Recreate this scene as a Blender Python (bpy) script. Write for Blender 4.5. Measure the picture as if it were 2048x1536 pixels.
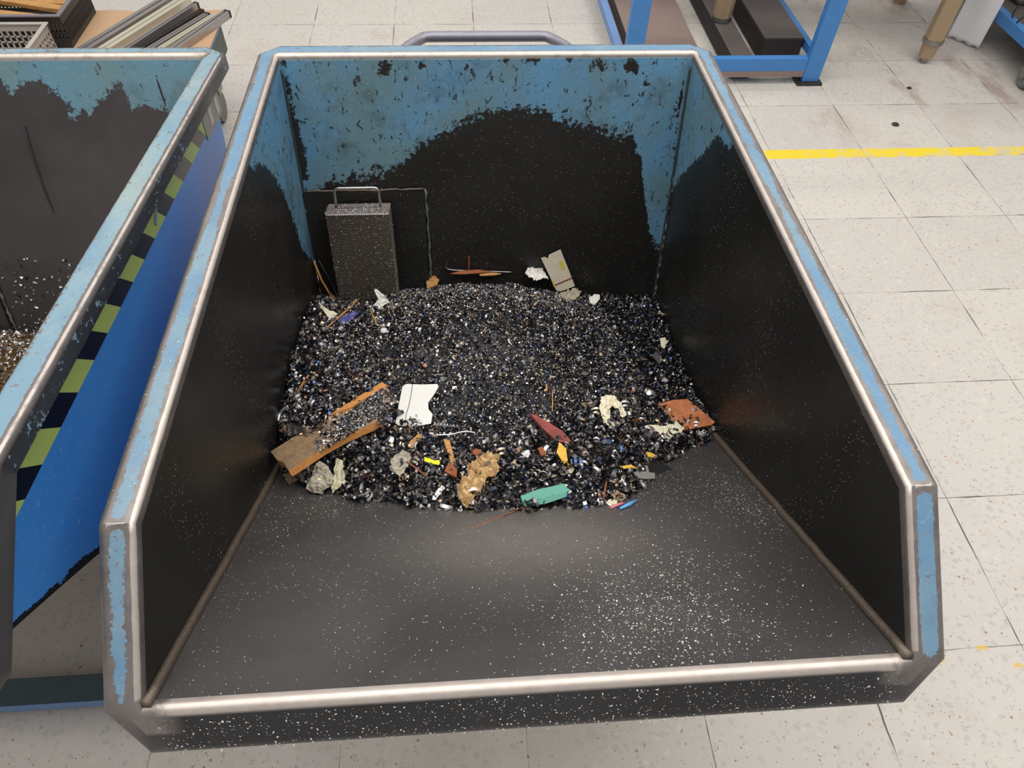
import bpy, bmesh, math, random
import numpy as np
from mathutils import Vector, Matrix, noise
R = math.radians
rng = np.random.default_rng(7)
random.seed(7)
sc = bpy.context.scene
for o in list(bpy.data.objects): bpy.data.objects.remove(o)
COL = sc.collection

# ------------------------------------------------------------------ camera, world, lamps, exposure
CP = np.array([-1.70358, -2.88557, 1.68655]); FPX = 1421.0
CM = Matrix.Rotation(-0.1032476, 3, 'Z') @ Matrix.Rotation(math.pi/2-0.8965734, 3, 'X') @ Matrix.Rotation(0.04460595, 3, 'Z')
cam = bpy.data.cameras.new('camera'); co = bpy.data.objects.new('camera', cam); COL.objects.link(co)
co.matrix_world = Matrix.Translation(CP) @ CM.to_4x4()
cam.sensor_width = 36; cam.lens = 36*FPX/2048; cam.clip_start = .02; cam.clip_end = 60
sc.camera = co
w = bpy.data.worlds.new('world'); sc.world = w; w.use_nodes = True
w.node_tree.nodes['Background'].inputs[0].default_value = (1.0, 0.985, 0.965, 1)
w.node_tree.nodes['Background'].inputs[1].default_value = 0.36
def lamp(name, loc, size, power, target=None, col=(1, .985, .965)):
    l = bpy.data.lights.new(name, 'AREA'); l.shape = 'RECTANGLE'; l.size = size[0]; l.size_y = size[1]; l.energy = power; l.color = col
    o = bpy.data.objects.new(name, l); COL.objects.link(o); o.location = loc
    if target: o.rotation_euler = (Vector(target)-Vector(loc)).to_track_quat('-Z', 'Y').to_euler()
    return o
for ly, pw_ in ((-3.6, 76), (-2.0, 86), (-.5, 86), (2.4, 86)): lamp('ceiling_lamp', (-1.4, ly, 4.2), (7.0, .3), pw_)
sc.view_settings.view_transform = 'Standard'; sc.view_settings.look = 'None'
sc.view_settings.gamma = 1; sc.view_settings.exposure = 0.0

# ------------------------------------------------------------------ projection helpers (photo pixel <-> place)
M3 = np.array(CM)
def ray(u, v):
    d = M3 @ np.array([(u-1024)/FPX, (768-v)/FPX, -1.0]); return d
def proj(P):
    q = (np.asarray(P)-CP) @ M3
    return 1024+FPX*q[..., 0]/-q[..., 2], 768-FPX*q[..., 1]/-q[..., 2]
def atz(u, v, z): d = ray(u, v); return CP+d*(z-CP[2])/d[2]
def aty(u, v, y): d = ray(u, v); return CP+d*(y-CP[1])/d[1]

# ------------------------------------------------------------------ object helpers
def tag(o, label=None, cat=None, group=None, kind=None):
    if label: o['label'] = label
    if cat: o['category'] = cat
    if group: o['group'] = group
    if kind: o['kind'] = kind
    return o
def link(name, me, mat=None, parent=None, smooth=False):
    o = bpy.data.objects.new(name, me); COL.objects.link(o)
    if mat is not None:
        for m in (mat if isinstance(mat, (list, tuple)) else [mat]): me.materials.append(m)
    if parent: o.parent = parent
    if smooth: me.shade_smooth()
    return o
def pyobj(name, V, F, mat=None, parent=None, smooth=False, attrs=None):
    me = bpy.data.meshes.new(name); me.from_pydata([tuple(map(float, v)) for v in V], [], [tuple(map(int, f)) for f in F]); me.update()
    if attrs:
        for k, a in attrs.items():
            at = me.attributes.new(k, 'FLOAT', 'POINT'); at.data.foreach_set('value', np.asarray(a, np.float32))
    return link(name, me, mat, parent, smooth)
def bmobj(name, bm, mat=None, parent=None, smooth=False):
    me = bpy.data.meshes.new(name); bm.normal_update(); bm.to_mesh(me); bm.free(); return link(name, me, mat, parent, smooth)
def empty(name, loc=(0, 0, 0)):
    o = bpy.data.objects.new(name, None); o.location = loc; o.empty_display_size = .05; COL.objects.link(o); return o
def box(bm, x0, x1, y0, y1, z0, z1, bev=0, mtx=None):
    r = bmesh.ops.create_cube(bm, size=1)['verts']
    for v in r: v.co = Vector(((x0+x1)/2+v.co.x*(x1-x0), (y0+y1)/2+v.co.y*(y1-y0), (z0+z1)/2+v.co.z*(z1-z0)))
    if bev:
        es = list({e for v in r for e in v.link_edges})
        g = bmesh.ops.bevel(bm, geom=es, offset=bev, segments=2, profile=.5, affect='EDGES')
        r = list({v for f in g['faces'] for v in f.verts} | {v for v in r if v.is_valid})
    if mtx is not None:
        for v in r: v.co = mtx @ v.co
    return r
def boxobj(name, b, mat, parent=None, bev=.003, mtx=None):
    bm = bmesh.new(); box(bm, *b, bev=bev, mtx=mtx); return bmobj(name, bm, mat, parent)
def tube(bm, pts, rad, n=10, flat=1.0, cap=True):
    pts = [Vector(p) for p in pts]; rings = []
    up = Vector((0, 0, 1))
    t0 = (pts[1]-pts[0]).normalized()
    a = t0.cross(up)
    if a.length < .1: a = t0.cross(Vector((1, 0, 0)))
    a.normalize()
    for i, p in enumerate(pts):
        t = (pts[min(i+1, len(pts)-1)]-pts[max(i-1, 0)]).normalized()
        a = (a-t*a.dot(t)).normalized(); b = t.cross(a)
        r = rad[i] if isinstance(rad, (list, tuple)) else rad
        rings.append([bm.verts.new(p+a*math.cos(k*2*math.pi/n)*r+b*math.sin(k*2*math.pi/n)*r*flat) for k in range(n)])
    for A, B in zip(rings, rings[1:]):
        for k in range(n): bm.faces.new((A[k], A[(k+1) % n], B[(k+1) % n], B[k]))
    if cap: bm.faces.new(rings[0][::-1]); bm.faces.new(rings[-1])
def tubeobj(name, pts, rad, mat, parent=None, n=10, flat=1.0):
    bm = bmesh.new(); tube(bm, pts, rad, n, flat); return bmobj(name, bm, mat, parent, True)

# ------------------------------------------------------------------ materials
class N:
    def __init__(s, name):
        s.m = bpy.data.materials.new(name); s.m.use_nodes = True; s.t = s.m.node_tree; s.p = s.t.nodes['Principled BSDF']
        s.tc = s.t.nodes.new('ShaderNodeTexCoord')
    def n(s, ty, **k):
        x = s.t.nodes.new(ty)
        for a, b in k.items(): setattr(x, a, b)
        return x
    def l(s, a, b): s.t.links.new(a, b)
    def val(s, x, sock):
        if isinstance(x, (int, float)): sock.default_value = x
        elif isinstance(x, (tuple, list)): sock.default_value = (*x, 1) if len(x) == 3 and sock.type == 'RGBA' else x
        else: s.l(x, sock)
    def math(s, op, a, b=0.0, c=None, clamp=False):
        x = s.n('ShaderNodeMath', operation=op); x.use_clamp = clamp; s.val(a, x.inputs[0]); s.val(b, x.inputs[1])
        if c is not None: s.val(c, x.inputs[2])
        return x.outputs[0]
    def mix(s, f, a, b):
        x = s.n('ShaderNodeMix', data_type='RGBA'); s.val(f, x.inputs[0]); s.val(a, x.inputs[6]); s.val(b, x.inputs[7]); return x.outputs[2]
    def mixf(s, f, a, b):
        x = s.n('ShaderNodeMix', data_type='FLOAT'); s.val(f, x.inputs[0]); s.val(a, x.inputs[2]); s.val(b, x.inputs[3]); return x.outputs[0]
    def coord(s, scale=(1, 1, 1), rot=(0, 0, 0), loc=(0, 0, 0), src='Object'):
        x = s.n('ShaderNodeMapping'); x.inputs['Scale'].default_value = scale; x.inputs['Rotation'].default_value = rot; x.inputs['Location'].default_value = loc
        s.l(s.tc.outputs[src], x.inputs[0]); return x.outputs[0]
    def noise(s, sc_, det=4, ro=.55, vec=None, dist=0, out=0):
        x = s.n('ShaderNodeTexNoise'); x.inputs['Scale'].default_value = sc_; x.inputs['Detail'].default_value = det; x.inputs['Roughness'].default_value = ro; x.inputs['Distortion'].default_value = dist
        s.l(vec if vec is not None else s.tc.outputs['Object'], x.inputs['Vector']); return x.outputs[out]
    def vor(s, sc_, feat='F1', vec=None, rand=1.0):
        x = s.n('ShaderNodeTexVoronoi', feature=feat); x.inputs['Scale'].default_value = sc_; x.inputs['Randomness'].default_value = rand
        s.l(vec if vec is not None else s.tc.outputs['Object'], x.inputs['Vector']); return x
    def ss(s, x, a, b):
        m = s.n('ShaderNodeMapRange', interpolation_type='SMOOTHSTEP'); s.val(x, m.inputs[0]); m.inputs[1].default_value = a; m.inputs[2].default_value = b
        return m.outputs[0]
    def ramp(s, x, st):
        r = s.n('ShaderNodeValToRGB'); s.l(x, r.inputs[0]); e = r.color_ramp.elements
        while len(e) < len(st): e.new(.5)
        for q, (p, c) in zip(e, st): q.position = p; q.color = (*c, 1)
        return r.outputs[0]
    def attr(s, name): x = s.n('ShaderNodeAttribute'); x.attribute_name = name; return x
    def bump(s, h, st=.2, d=.002):
        b = s.n('ShaderNodeBump'); b.inputs['Strength'].default_value = st; b.inputs['Distance'].default_value = d; s.l(h, b.inputs['Height']); s.l(b.outputs[0], s.p.inputs['Normal'])
    def out(s, col=None, rough=None, metal=None, spec=None):
        for x, k in ((col, 'Base Color'), (rough, 'Roughness'), (metal, 'Metallic'), (spec, 'Specular IOR Level')):
            if x is not None: s.val(x, s.p.inputs[k])
        return s.m
def srgb(r, g, b):
    f = lambda c: ((c/255+.055)/1.055)**2.4 if c > 10 else c/255/12.92
    return (f(r), f(g), f(b))
def plain(name, col, rough=.6, metal=0, var=.12, scale=30, bump=.1, spec=.5, stretch=(1, 1, 1)):
    k = N(name); n = k.noise(scale, 5, .6, k.coord(stretch)); n2 = k.noise(scale*5, 3, .6, k.coord(stretch))
    f = k.math('MULTIPLY_ADD', k.math('ADD', n, n2), var*2, 1-2*var)
    mx = k.n('ShaderNodeVectorMath', operation='SCALE'); mx.inputs[0].default_value = col; k.l(f, mx.inputs['Scale'])
    if bump: k.bump(k.math('ADD', n, n2), bump, .002)
    return k.out(mx.outputs[0], rough, metal, spec)

def m_floor():
    k = N('terrazzo_tiles'); T = .4
    sx = k.n('ShaderNodeSeparateXYZ'); k.l(k.tc.outputs['Object'], sx.inputs[0])
    wob = k.math('MULTIPLY', k.math('SUBTRACT', k.noise(14, 4), .5), .006)
    ds = []; ids = []
    for i in (0, 1):
        a = k.math('ADD', sx.outputs[i], wob)
        fr = k.math('FRACT', k.math('ADD', k.math('DIVIDE', a, T), 100.5))
        ds.append(k.math('MULTIPLY', k.math('ABSOLUTE', k.math('SUBTRACT', fr, .5)), T))
        ids.append(k.math('FLOOR', k.math('DIVIDE', sx.outputs[i], T)))
    d = k.math('MINIMUM', ds[0], ds[1])
    wn = k.noise(5, 3)
    lw = k.math('MULTIPLY_ADD', k.ss(wn, .38, .68), .0018, .0005)
    line = k.math('SUBTRACT', 1, k.ss(k.math('DIVIDE', d, lw), .6, 1.5))
    cid = k.n('ShaderNodeCombineXYZ'); k.l(ids[0], cid.inputs[0]); k.l(ids[1], cid.inputs[1])
    wn2 = k.n('ShaderNodeTexWhiteNoise', noise_dimensions='3D'); k.l(cid.outputs[0], wn2.inputs[0])
    base = k.ramp(wn2.outputs[0], [(0, srgb(200, 193, 184)), (.5, srgb(208, 201, 191)), (1, srgb(203, 196, 190))])
    # aggregate pebbles
    warp = k.n('ShaderNodeMix', data_type='VECTOR'); warp.inputs[0].default_value = .02
    k.l(k.tc.outputs['Object'], warp.inputs[4]); k.l(k.noise(60, 2, out=1), warp.inputs[5])
    v = k.vor(62, 'F1', warp.outputs[1]); v2 = k.vor(150, 'F1', warp.outputs[1]); v3 = k.vor(85, 'F1', k.coord((1, 1, 1), loc=(3, 5, 0)))
    sr = k.n('ShaderNodeSeparateColor'); k.l(v.outputs['Color'], sr.inputs[0])
    peb = k.math('MULTIPLY', k.math('SUBTRACT', 1, k.ss(v.outputs['Distance'], .34, .48)), k.ss(sr.outputs[0], .35, .45))
    pc = k.ramp(sr.outputs[1], [(0, srgb(186, 183, 176)), (.6, srgb(196, 190, 180)), (1, srgb(214, 207, 196))])
    c = k.mix(k.math('MULTIPLY', peb, .85), base, pc)
    s2 = k.n('ShaderNodeSeparateColor'); k.l(v2.outputs['Color'], s2.inputs[0])
    dk = k.math('MULTIPLY', k.math('SUBTRACT', 1, k.ss(v2.outputs['Distance'], .12, .34)), k.ss(s2.outputs[0], .84, .88))
    c = k.mix(k.math('MULTIPLY', dk, .8), c, srgb(96, 90, 84))
    s3 = k.n('ShaderNodeSeparateColor'); k.l(v3.outputs['Color'], s3.inputs[0])
    og = k.math('MULTIPLY', k.math('SUBTRACT', 1, k.ss(v3.outputs['Distance'], .2, .36)), k.ss(s3.outputs[0], .965, .975))
    c = k.mix(k.math('MULTIPLY', og, .8), c, k.ramp(s3.outputs[1], [(0, srgb(200, 150, 90)), (1, srgb(140, 90, 72))]))
    # dirt
    big = k.noise(2.6, 6, .62); c = k.mix(k.math('MULTIPLY', k.ss(big, .5, .78), .38), c, srgb(172, 158, 146))
    far = k.math('MULTIPLY', k.ss(sx.outputs[1], -.6, .2), k.ss(sx.outputs[0], -.7, .0))
    sm = k.noise(3.2, 7, .7, k.coord((1, .45, 1), (0, 0, .5))); c = k.mix(k.math('MULTIPLY', k.math('MULTIPLY', k.ss(sm, .50, .66), far), .72), c, srgb(158, 134, 124))
    ds_ = k.noise(34, 4, .6); c = k.mix(k.math('MULTIPLY', k.math('MULTIPLY', k.ss(ds_, .68, .76), k.math('MULTIPLY_ADD', far, .8, .2)), .8), c, srgb(88, 78, 74))
    c = k.mix(k.math('MULTIPLY', line, k.math('MULTIPLY_ADD', k.ss(wn, .36, .6), .5, .42)), c, srgb(92, 84, 76))
    # painted yellow floor lines (one bright, one nearly worn away)
    pn = k.noise(26, 7, .65, k.coord((.6, 1, 1)))
    wlarge = k.noise(2.3, 3, .5, k.coord((1, .1, 1)))
    inl = k.math('MULTIPLY', k.ss(sx.outputs[1], -.408, -.4035), k.math('SUBTRACT', 1, k.ss(sx.outputs[1], -.344, -.340)))
    wear = k.math('ADD', k.math('MULTIPLY', pn, .8), k.math('MULTIPLY', wlarge, .6))
    ym = k.math('MULTIPLY', inl, k.math('SUBTRACT', 1, k.math('MULTIPLY', k.ss(wear, .68, .86), .72)))
    c = k.mix(ym, c, srgb(236, 208, 50))
    in2 = k.math('MULTIPLY', k.ss(sx.outputs[1], -2.452, -2.448), k.math('SUBTRACT', 1, k.ss(sx.outputs[1], -2.397, -2.393)))
    y2 = k.math('MULTIPLY', in2, k.ss(k.noise(17, 5, .6), .6, .66))
    c = k.mix(k.math('MULTIPLY', y2, .8), c, srgb(224, 184, 84))
    k.bump(k.math('SUBTRACT', k.math('MULTIPLY', k.noise(120, 4), .15), line), .3, .0015)
    return k.out(c, k.mixf(line, k.math('MULTIPLY_ADD', big, .3, .36), .9), 0, .35)

def m_paint(name, blue, faded, bare, grease, rb=.45, rbare=.42, mb=.75, n1=.42, n2=.28, sc_=16, fleck=0.0, chips=0.0, stretch=(1, 1, 1), dirt=.5, bumpy=.25):
    """worn paint: the float attribute wear says where paint is rubbed off, grease how black the bare metal is"""
    k = N(name); W = k.attr('wear').outputs['Fac']; G = k.attr('grease').outputs['Fac']
    co_ = k.coord(stretch)
    a = k.noise(sc_, 6, .62, co_); b = k.noise(sc_*6, 5, .7, co_)
    val = k.math('ADD', W, k.math('ADD', k.math('MULTIPLY', k.math('SUBTRACT', a, .5), n1), k.math('MULTIPLY', k.math('SUBTRACT', b, .5), n2)))
    m = k.ss(val, .485, .515)
    if chips:
        v = k.noise(75, 4, .7, k.coord((1, 1, .55), (.3, .4, .2)), .8)
        m = k.math('MAXIMUM', m, k.math('MULTIPLY', k.ss(v, .665-chips*.1, .685-chips*.1), .9))
    pcol = k.mix(k.ss(k.noise(5, 5, .6), .36, .66), blue, faded)
    pcol = k.mix(k.math('MULTIPLY', k.ss(k.noise(130, 3, .7), .55, .75), .18), pcol, srgb(200, 210, 212))
    if dirt: pcol = k.mix(k.math('MULTIPLY', k.ss(k.noise(9, 7, .72), .5, .72), dirt), pcol, srgb(66, 70, 66))
    gcol = k.mix(k.ss(k.noise(4, 4), .35, .7), grease, tuple(x*1.5 for x in grease))
    bcol = k.mix(k.ss(k.noise(22, 6, .7), .35, .7), bare, tuple(x*.72 for x in bare))
    pol_highlight = k.math('MULTIPLY', k.ss(k.math('ADD', W, k.math('MULTIPLY', k.math('SUBTRACT', k.noise(30, 5, .7), .5), .22)), .90, .97), k.math('SUBTRACT', 1, G), clamp=True)
    bcol = k.mix(k.math('MULTIPLY', pol_highlight, k.math('MULTIPLY_ADD', k.noise(60, 5, .7), .5, .6), clamp=True), bcol, srgb(212, 200, 190))  # pale tone on polished bends also paints in their highlight
    bc = k.mix(G, bcol, gcol)
    c = k.mix(m, pcol, bc)
    met = k.math('MULTIPLY', m, k.mixf(G, mb, .25))
    rg = k.mixf(m, rb, k.mixf(G, k.math('MULTIPLY_ADD', k.noise(40, 4), .25, rbare-.1), k.math('MULTIPLY_ADD', k.noise(11, 5), .22, .27)))
    if fleck:
        v = k.vor(230); s = k.n('ShaderNodeSeparateColor'); k.l(v.outputs['Color'], s.inputs[0])
        f = k.math('MULTIPLY', k.math('SUBTRACT', 1, k.ss(v.outputs['Distance'], .1, .26)), k.ss(k.math('ADD', s.outputs[0], k.math('MULTIPLY', k.noise(6, 3), .25)), 1.085-fleck, 1.1-fleck))
        c = k.mix(f, c, srgb(205, 200, 190))
    k.bump(k.math('ADD', k.math('MULTIPLY', m, -.6), k.math('MULTIPLY', b, .5)), bumpy, .0012)
    return k.out(c, rg, met, .5)

BLUE_RIM = srgb(120, 162, 196); BLUE_IN = srgb(72, 124, 164)
M = {}
M['floor'] = m_floor()
M['rim'] = m_paint('worn_rim_paint', srgb(100, 138, 168), srgb(126, 152, 166), srgb(146, 138, 134), srgb(42, 42, 44), rb=.42, rbare=.42, n1=.8, n2=1.1, sc_=24, dirt=.2, mb=.7, chips=.3)
M['rim_pale'] = m_paint('pale_worn_rim_paint', srgb(118, 150, 168), srgb(148, 166, 166), srgb(146, 138, 134), srgb(40, 42, 46), rb=.42, rbare=.42, n1=.8, n2=1.1, sc_=20, dirt=.22, mb=.6, chips=.35)
M['wall'] = m_paint('greasy_inner_wall_paint', srgb(98, 150, 186), srgb(104, 136, 146), srgb(52, 48, 44), srgb(38, 37, 35), rb=.4, n1=.34, n2=.42, sc_=14, fleck=.05, chips=.6, dirt=.6, mb=.3)
M['ramp'] = m_paint('worn_steel_ramp', srgb(74, 124, 160), srgb(84, 118, 134), srgb(104, 98, 94), srgb(70, 67, 65), rb=.4, n1=.2, n2=.2, sc_=14, fleck=.03, dirt=.3, mb=.4)
M['wall_grey'] = m_paint('grey_worn_inner_wall', srgb(104, 148, 168), srgb(112, 142, 148), srgb(96, 90, 86), srgb(66, 63, 64), rb=.4, n1=.75, n2=.4, sc_=16, fleck=.0, chips=.4, dirt=.4, mb=.3)
M['panel'] = m_paint('blue_outer_panel_paint', srgb(60, 134, 212), srgb(66, 138, 212), srgb(34, 34, 36), srgb(24, 24, 26), rb=.38, n1=.5, n2=.2, sc_=20, dirt=0, mb=.2)
M['seam'] = plain('bare_weld_seam', srgb(112, 100, 88), .5, .6, .25, 60, .5)
M['weld_bright'] = plain('ground_weld', srgb(205, 200, 196), .38, .85, .1, 90, .4)
M['steel'] = plain('brushed_steel', srgb(150, 146, 142), .32, .9, .12, 60, .1)
M['dark_steel'] = plain('dark_steel', srgb(60, 58, 56), .5, .5, .2, 40, .3)
M['blue_frame'] = plain('blue_frame_paint', srgb(64, 128, 194), .42, 0, .12, 25, .15)
M['blue_light'] = plain('light_blue_paint', srgb(112, 146, 196), .5, 0, .08, 25, .1)
M['blue_dull'] = plain('dirty_blue_paint', srgb(72, 92, 98), .55, 0, .2, 25, .2)
M['tape_yellow'] = plain('pale_yellow_tape', srgb(176, 196, 104), .45, 0, .08, 30, .05)
M['tape_black'] = plain('black_tape', srgb(14, 14, 16), .35, 0, .1, 30, .05)
M['tape_grey'] = plain('glare_on_black_tape', srgb(122, 114, 104), .5, 0, .1, 30, .1)  # black tape blocks, glare on them painted in as grey
M['label'] = plain('label_plate', srgb(128, 120, 110), .35, 0, .06, 60, 0)
M['label_lt'] = plain('label_light_field', srgb(190, 184, 170), .4, 0, .05, 60, 0)
M['glue'] = plain('torn_tape_residue', srgb(120, 146, 168), .5, 0, .2, 60, .1)

def m_attrmetal(name, rough=.33, metal=.85):
    k = N(name); a = k.n('ShaderNodeAttribute'); a.attribute_name = 'col'; k.p.inputs['Roughness'].default_value = rough
    return k.out(a.outputs['Color'], rough, metal, .5)
M['chip'] = m_attrmetal('metal_shavings', .34, .45)
M['fleck'] = m_attrmetal('fine_metal_dust', .4, .35)
def m_heap():
    k = N('compacted_chips'); v = k.vor(420); s = k.n('ShaderNodeSeparateColor'); k.l(v.outputs['Color'], s.inputs[0])
    c = k.ramp(s.outputs[0], [(0, srgb(18, 18, 22)), (.6, srgb(52, 48, 48)), (.85, srgb(96, 90, 88)), (1, srgb(150, 145, 140))])
    k.bump(v.outputs['Distance'], 1, .003); return k.out(c, .5, .4)
M['heap'] = m_heap()
def m_wood(name, c1, c2, dirty=None, amt=0, dirn=(1, 9, 9), rot=0):
    k = N(name); vec = k.coord(dirn, (0, 0, rot)); n = k.noise(26, 7, .7, vec, .6)
    c = k.mix(k.ss(n, .3, .7), c1, c2)
    if dirty: c = k.mix(k.math('MULTIPLY', k.ss(k.noise(30, 6, .7), .4, .6), amt), c, dirty)
    k.bump(n, .6, .002); return k.out(c, .75, 0, .3)
M['plank_top'] = m_wood('weathered_plank_top', srgb(184, 150, 110), srgb(146, 118, 88), srgb(108, 98, 86), .55, (2, 14, 14), R(-28))
M['wood_raw'] = m_wood('freshly_split_wood', srgb(228, 164, 96), srgb(200, 130, 70), None, 0, (2, 14, 14), R(-28))
M['wood_tan'] = m_wood('tan_splinter_wood', srgb(206, 160, 100), srgb(160, 112, 64))
M['wood_brown'] = m_wood('brown_splinter_wood', srgb(164, 98, 62), srgb(122, 70, 44))
M['board'] = m_wood('orange_brown_veneer', srgb(210, 134, 88), srgb(190, 114, 72), srgb(80, 52, 38), .3, (3, 12, 12), R(12))
M['bark'] = m_wood('grey_brown_bark', srgb(178, 150, 120), srgb(120, 100, 80), srgb(80, 70, 60), .5)
M['red'] = m_wood('red_painted_wood', srgb(172, 84, 78), srgb(128, 72, 64), srgb(80, 52, 46), .4)
M['teal'] = plain('teal_paint', srgb(92, 156, 138), .6, 0, .08, 40, .2)
M['card'] = plain('white_card', srgb(220, 217, 210), .8, 0, .03, 60, .05)
M['cream'] = plain('cream_paper', srgb(228, 220, 192), .85, 0, .12, 45, .4)
M['white_tissue'] = plain('white_tissue', srgb(222, 218, 208), .9, 0, .08, 60, .5)
M['greypaper'] = plain('grey_paper', srgb(172, 164, 146), .85, 0, .2, 45, .5)
M['olive'] = plain('olive_paper', srgb(198, 192, 160), .8, 0, .15, 45, .3)
M['tissue_brown'] = plain('brown_tissue', srgb(204, 172, 124), .85, 0, .2, 60, .6)
M['fluff'] = plain('beige_fluff', srgb(186, 176, 154), .95, 0, .2, 160, 1)
M['yellow'] = plain('yellow_plastic', srgb(246, 226, 28), .4, 0, .04, 40, .05)
M['yellow_wood'] = m_wood('yellow_painted_wood', srgb(240, 196, 84), srgb(206, 154, 66))
M['black'] = plain('black_plastic', srgb(40, 40, 40), .5, 0, .15, 40, .1)
M['rubber'] = plain('grey_rubber', srgb(74, 72, 62), .7, 0, .1, 60, .2)
M['grey_plastic'] = plain('grey_plastic', srgb(140, 136, 126), .6, 0, .08, 60, .1)
M['pink'] = plain('pink_plastic', srgb(214, 128, 142), .45, 0, .05, 40, 0)
M['sky'] = plain('sky_blue_plastic', srgb(96, 166, 222), .45, 0, .05, 40, 0)
M['purple'] = plain('purple_blue_film', srgb(92, 92, 150), .35, .1, .15, 60, .3)
M['silver'] = plain('shiny_aluminium', srgb(214, 212, 210), .25, .9, .08, 40, .05)
M['straw'] = plain('straw', srgb(206, 150, 76), .6, 0, .12, 60, 0)
M['ink_red'] = plain('dark_red_print', srgb(120, 52, 52), .7, 0, .05, 60, 0)
M['ink_yellow'] = plain('yellow_stain', srgb(214, 196, 60), .7, 0, .1, 60, 0)
M['pencil'] = plain('dark_crease', srgb(90, 88, 86), .8, 0, .05, 60, 0)
M['ticket'] = plain('stained_cardboard', srgb(214, 204, 180), .8, 0, .12, 40, .1)
M['cardboard'] = plain('cardboard', srgb(186, 152, 118), .85, 0, .08, 20, .1, stretch=(1, 8, 1))
M['alu'] = plain('aluminium_profile', srgb(176, 170, 168), .35, .8, .1, 25, .05)
M['alu_warm'] = plain('pale_aluminium_profile', srgb(214, 208, 190), .35, .5, .06, 25, .05)
M['crate'] = plain('black_crate_plastic', srgb(52, 48, 46), .45, 0, .12, 30, .1)
M['crate_edge'] = plain('worn_crate_rim', srgb(118, 112, 116), .45, 0, .12, 30, .1)
M['crate_grey'] = plain('grey_crate_plastic', srgb(176, 168, 160), .5, 0, .1, 30, .1)
M['tan_leg'] = plain('tan_metal_leg', srgb(168, 146, 118), .35, .25, .1, 12, .05, stretch=(1, 1, .2))
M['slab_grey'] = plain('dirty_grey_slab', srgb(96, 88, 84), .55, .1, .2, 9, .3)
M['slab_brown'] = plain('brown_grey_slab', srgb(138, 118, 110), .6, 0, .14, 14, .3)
M['slab_dark'] = plain('shade_dark', srgb(44, 38, 36), .7, 0, .3, 20, .4)  # near-black that paints in the shade on the slab sides
M['sheet'] = plain('white_plastic_sheet', srgb(226, 226, 228), .5, 0, .03, 10, .05)
M['cable'] = plain('black_cable', srgb(26, 26, 28), .4, 0, .05, 20, 0)
M['wheel'] = plain('grey_wheel_rubber', srgb(112, 116, 110), .6, 0, .12, 25, .2)
M['deck'] = plain('brown_grey_deck', srgb(92, 84, 80), .6, 0, .2, 15, .3)
M['rust'] = plain('rusty_blue_panel', srgb(84, 92, 88), .6, 0, .35, 16, .3)
M['oil'] = plain('oily_brown_residue', srgb(88, 66, 36), .25, 0, .3, 20, .2)

# ------------------------------------------------------------------ floor
bm = bmesh.new(); bmesh.ops.create_grid(bm, x_segments=1, y_segments=1, size=1)
for v in bm.verts: v.co = Vector((v.co.x*7-1.5, v.co.y*7, 0))
fl = bmobj('floor', bm, M['floor']); tag(fl, kind='structure')

# ------------------------------------------------------------------ the tipping containers
HWB, TAP = .468, .016/1.142            # inner half width at the back, taper per metre
YB, ZB = -1.145, .9                    # rim bend
YL, ZL = -1.322, .757                  # front lip
LEAN = .219; RS = .62                  # back wall lean, ramp slope
ZF = .17
def hw(y): return HWB+TAP*(-y)
def yback(z): return -(ZB-z)*LEAN
def zramp(y): return ZL-RS*(y-YL)
YR = YL+(ZL-ZF)/RS

def curve(pts): xs, ys = zip(*pts); return lambda u: np.interp(u, xs, ys)
def plate(name, P, F_, mat, parent, thick, attrs=None, off=-1):
    o = pyobj(name, P, F_, mat, parent, False, attrs)
    s = o.modifiers.new('solid', 'SOLIDIFY'); s.thickness = thick; s.offset = off
    return o
def gridplate(name, fn, nu, nv, mat, parent, thick, wearfn, flip=False):
    P = []; 
    for j in range(nv+1):
        for i in range(nu+1): P.append(fn(i/nu, j/nv))
    F_ = []
    for j in range(nv):
        for i in range(nu):
            a = j*(nu+1)+i; q = (a, a+1, a+nu+2, a+nu+1); F_.append(q[::-1] if flip else q)
    P = np.array(P); w_, g_ = wearfn(P)
    return plate(name, P, F_, mat, parent, thick, {'wear': w_, 'grease': g_})

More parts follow.
